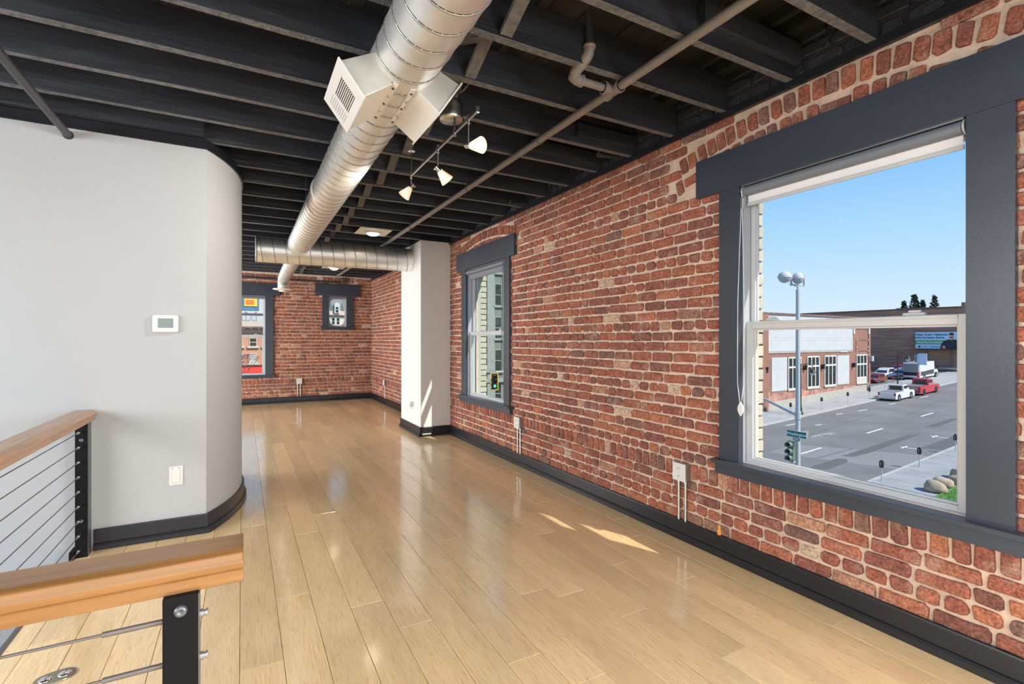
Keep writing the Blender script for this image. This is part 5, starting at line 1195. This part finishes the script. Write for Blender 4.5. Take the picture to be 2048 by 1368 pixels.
terr = mat('terracotta_brick', (.50, .27, .18), .9, var=.06); pink = mat('pale_pink_cornice', (.55, .47, .39), .85); awn = mat('red_awning', (.62, .05, .04), .6)
b4 = thing('hotel_building', (-10, 80, -9), 'terracotta brick building with tiled cornice in the far tall window', 'building')
MB().box(-40, 6.5, 80, 95, -9, 3.85).obj('wall', terr, b4)
MB().box(-40, 6.7, 79.8, 80, 2.42, 3.2).obj('frieze', pink, b4); MB().box(-40, 7.0, 78.9, 80, 3.08, 3.30).obj('cornice', coping_m, b4)
MB().box(-40, 6.8, 79.4, 80, 3.30, 3.97).obj('parapet', pink, b4)
for k in range(26): MB().box(-18+k*.95, -17.82+k*.95, 78.95, 79.7, 2.85, 3.09).obj('cornice_bracket', coping_m, b4)
for k in range(9):
    xc = -11.3+k*1.805
    for z0, z1 in ((.55, 1.62), (-1.94, -.60)): nwin(b4, xc-.40, xc+.40, z0, z1, 80, pink, bldg_glass if z0 > -1 else bldg_white, pink)
MB().box(-40, 6.6, 79.7, 80, -2.30, -2.14).obj('ledge', coping_m, b4)
MB().prism([(80, -2.36), (78.9, -3.0), (78.9, -3.6), (80, -3.6)], lambda x, y, z: (x, y, z), -20, 6.2).obj('awning', awn, b4)
b5 = thing('roof_billboard', (-1, 88, 4), 'blue-framed yellow roof billboard on lattice legs above the terracotta building', 'billboard')
MB().box(-6, 2.29, 88, 88.4, 5.97, 8.9).obj('frame', mat('blue_billboard_frame', (.07, .17, .30), .5), b5)
MB().box(.23, 2.05, 87.9, 88, 6.69, 8.2).obj('poster', mat('yellow_orange_poster', (.85, .55, .06), .5), b5)
MB().box(.45, 1.6, 87.85, 87.9, 7.0, 7.7).obj('poster_red_panel', mat('poster_red', (.60, .20, .05), .5), b5)
MB().box(-6, 2.29, 87.8, 88.0, 5.80, 5.95).obj('catwalk', gpole_m, b5)
for k in range(6):
    x = -5.2+k*1.42; MB().cyl((x, 88.1, 3.8), (x, 88.1, 5.97), .045, n=6).obj('lattice_leg', greyblock, b5)
    if k < 5: MB().cyl((x, 88.1, 3.9), (x+1.42, 88.1, 5.9), .035, n=6).cyl((x+1.42, 88.1, 3.9), (x, 88.1, 5.9), .035, n=6).obj('lattice_brace', greyblock, b5)
for z in (4.5, 5.25): MB().cyl((-5.2, 88.1, z), (1.9, 88.1, z), .035, n=6).obj('lattice_rail', greyblock, b5)
b5b = thing('white_warehouse', (2, 120, 2), 'pale flat-roofed building behind the roof billboard', 'building'); MB().box(-40, 7.5, 118, 130, -9, 11.5).obj('wall', bldg_white, b5b); MB().box(-40, 7.6, 117.6, 118, 6.95, 7.15).obj('ledge', curb_m, b5b)
tr = thing('bare_tree', (.35, 72, -8), 'small leafless tree in front of the red awning', 'tree')
rt = random.Random(6); mb = MB()
def branch(p, d, L_, r, k):
    q = p+d*L_; mb.cyl(p, q, r, r*.65, 5, cap=False)
    if k:
        for _ in range(3): branch(q, (d+Vector((rt.uniform(-.6, .6), rt.uniform(-.5, .5), rt.uniform(.0, .7)))).normalized(), L_*.68, r*.60, k-1)
branch(Vector((.35, 72, -5.6)), Vector((0, 0, 1)), 1.9, .09, 5); mb.cyl((.35, 72, -8.6), (.35, 72, -5.6), .10, .09, 6); mb.obj('branches', bark_m, tr)
slate = mat('slate_mansard_roof', (.16, .19, .19), .7, var=.15); cream = mat('cream_painted_wall', (.62, .58, .48), .8)
b6 = thing('mansard_building', (24, 150, -9), 'cream building with slate mansard roof and arched dormer in the small window', 'building')
MB().box(14, 40, 150, 170, -9, 8.5).obj('wall', cream, b6)
MB().box(13.8, 40, 149.4, 150, 8.55, 8.83).obj('cornice', pink, b6)
for k in range(44): MB().box(14+k*.5, 14.2+k*.5, 149.3, 149.8, 8.25, 8.56).obj('cornice_bracket', coping_m, b6)
MB().box(14, 40, 149.9, 165, 8.83, 10.27).obj('upper_wall', pink, b6)
MB().prism([(149.7, 10.27), (151.6, 14.0), (165, 14.0), (165, 10.27)], lambda x, y, z: (x, y, z), 14, 40).obj('mansard_roof', slate, b6)
for xc in (19.6, 23.85, 28.1):
    pts = [(xc-.71, 9.05), (xc+.71, 9.05), (xc+.71, 11.45)]+[(xc+.74*math.cos(t), 11.45+.72*math.sin(t)) for t in [PI*k/12 for k in range(13)]]+[(xc-.71, 11.45)]
    dm = MB().prism(pts, lambda y, x, z: (x, y, z), 149.0, 151.5).obj('dormer', bldg_white, b6)
    MB().box(xc-.34, xc+.34, 148.93, 149.0, 9.3, 10.85).obj('dormer_window', bldg_glass, dm); MB().box(xc-.34, xc+.34, 148.88, 148.94, 10.05, 10.2).obj('sash_bar', bldg_white, dm)
for xc in (18.0, 19.3, 22.97, 24.27, 27.9, 29.2): 
    for zt in (7.73, 3.4): nwin(b6, xc-.36, xc+.36, zt-1.84, zt, 150, bldg_white, bldg_glass, cream)
for xc in (25.5, 22.35): MB().lathe((xc, 150.0, 9.9), (0, 0, 1), [(0, .30), (.9, .30), (1.0, .38), (2.4, 0)], 6, False).obj('roof_finial', slate, b6)
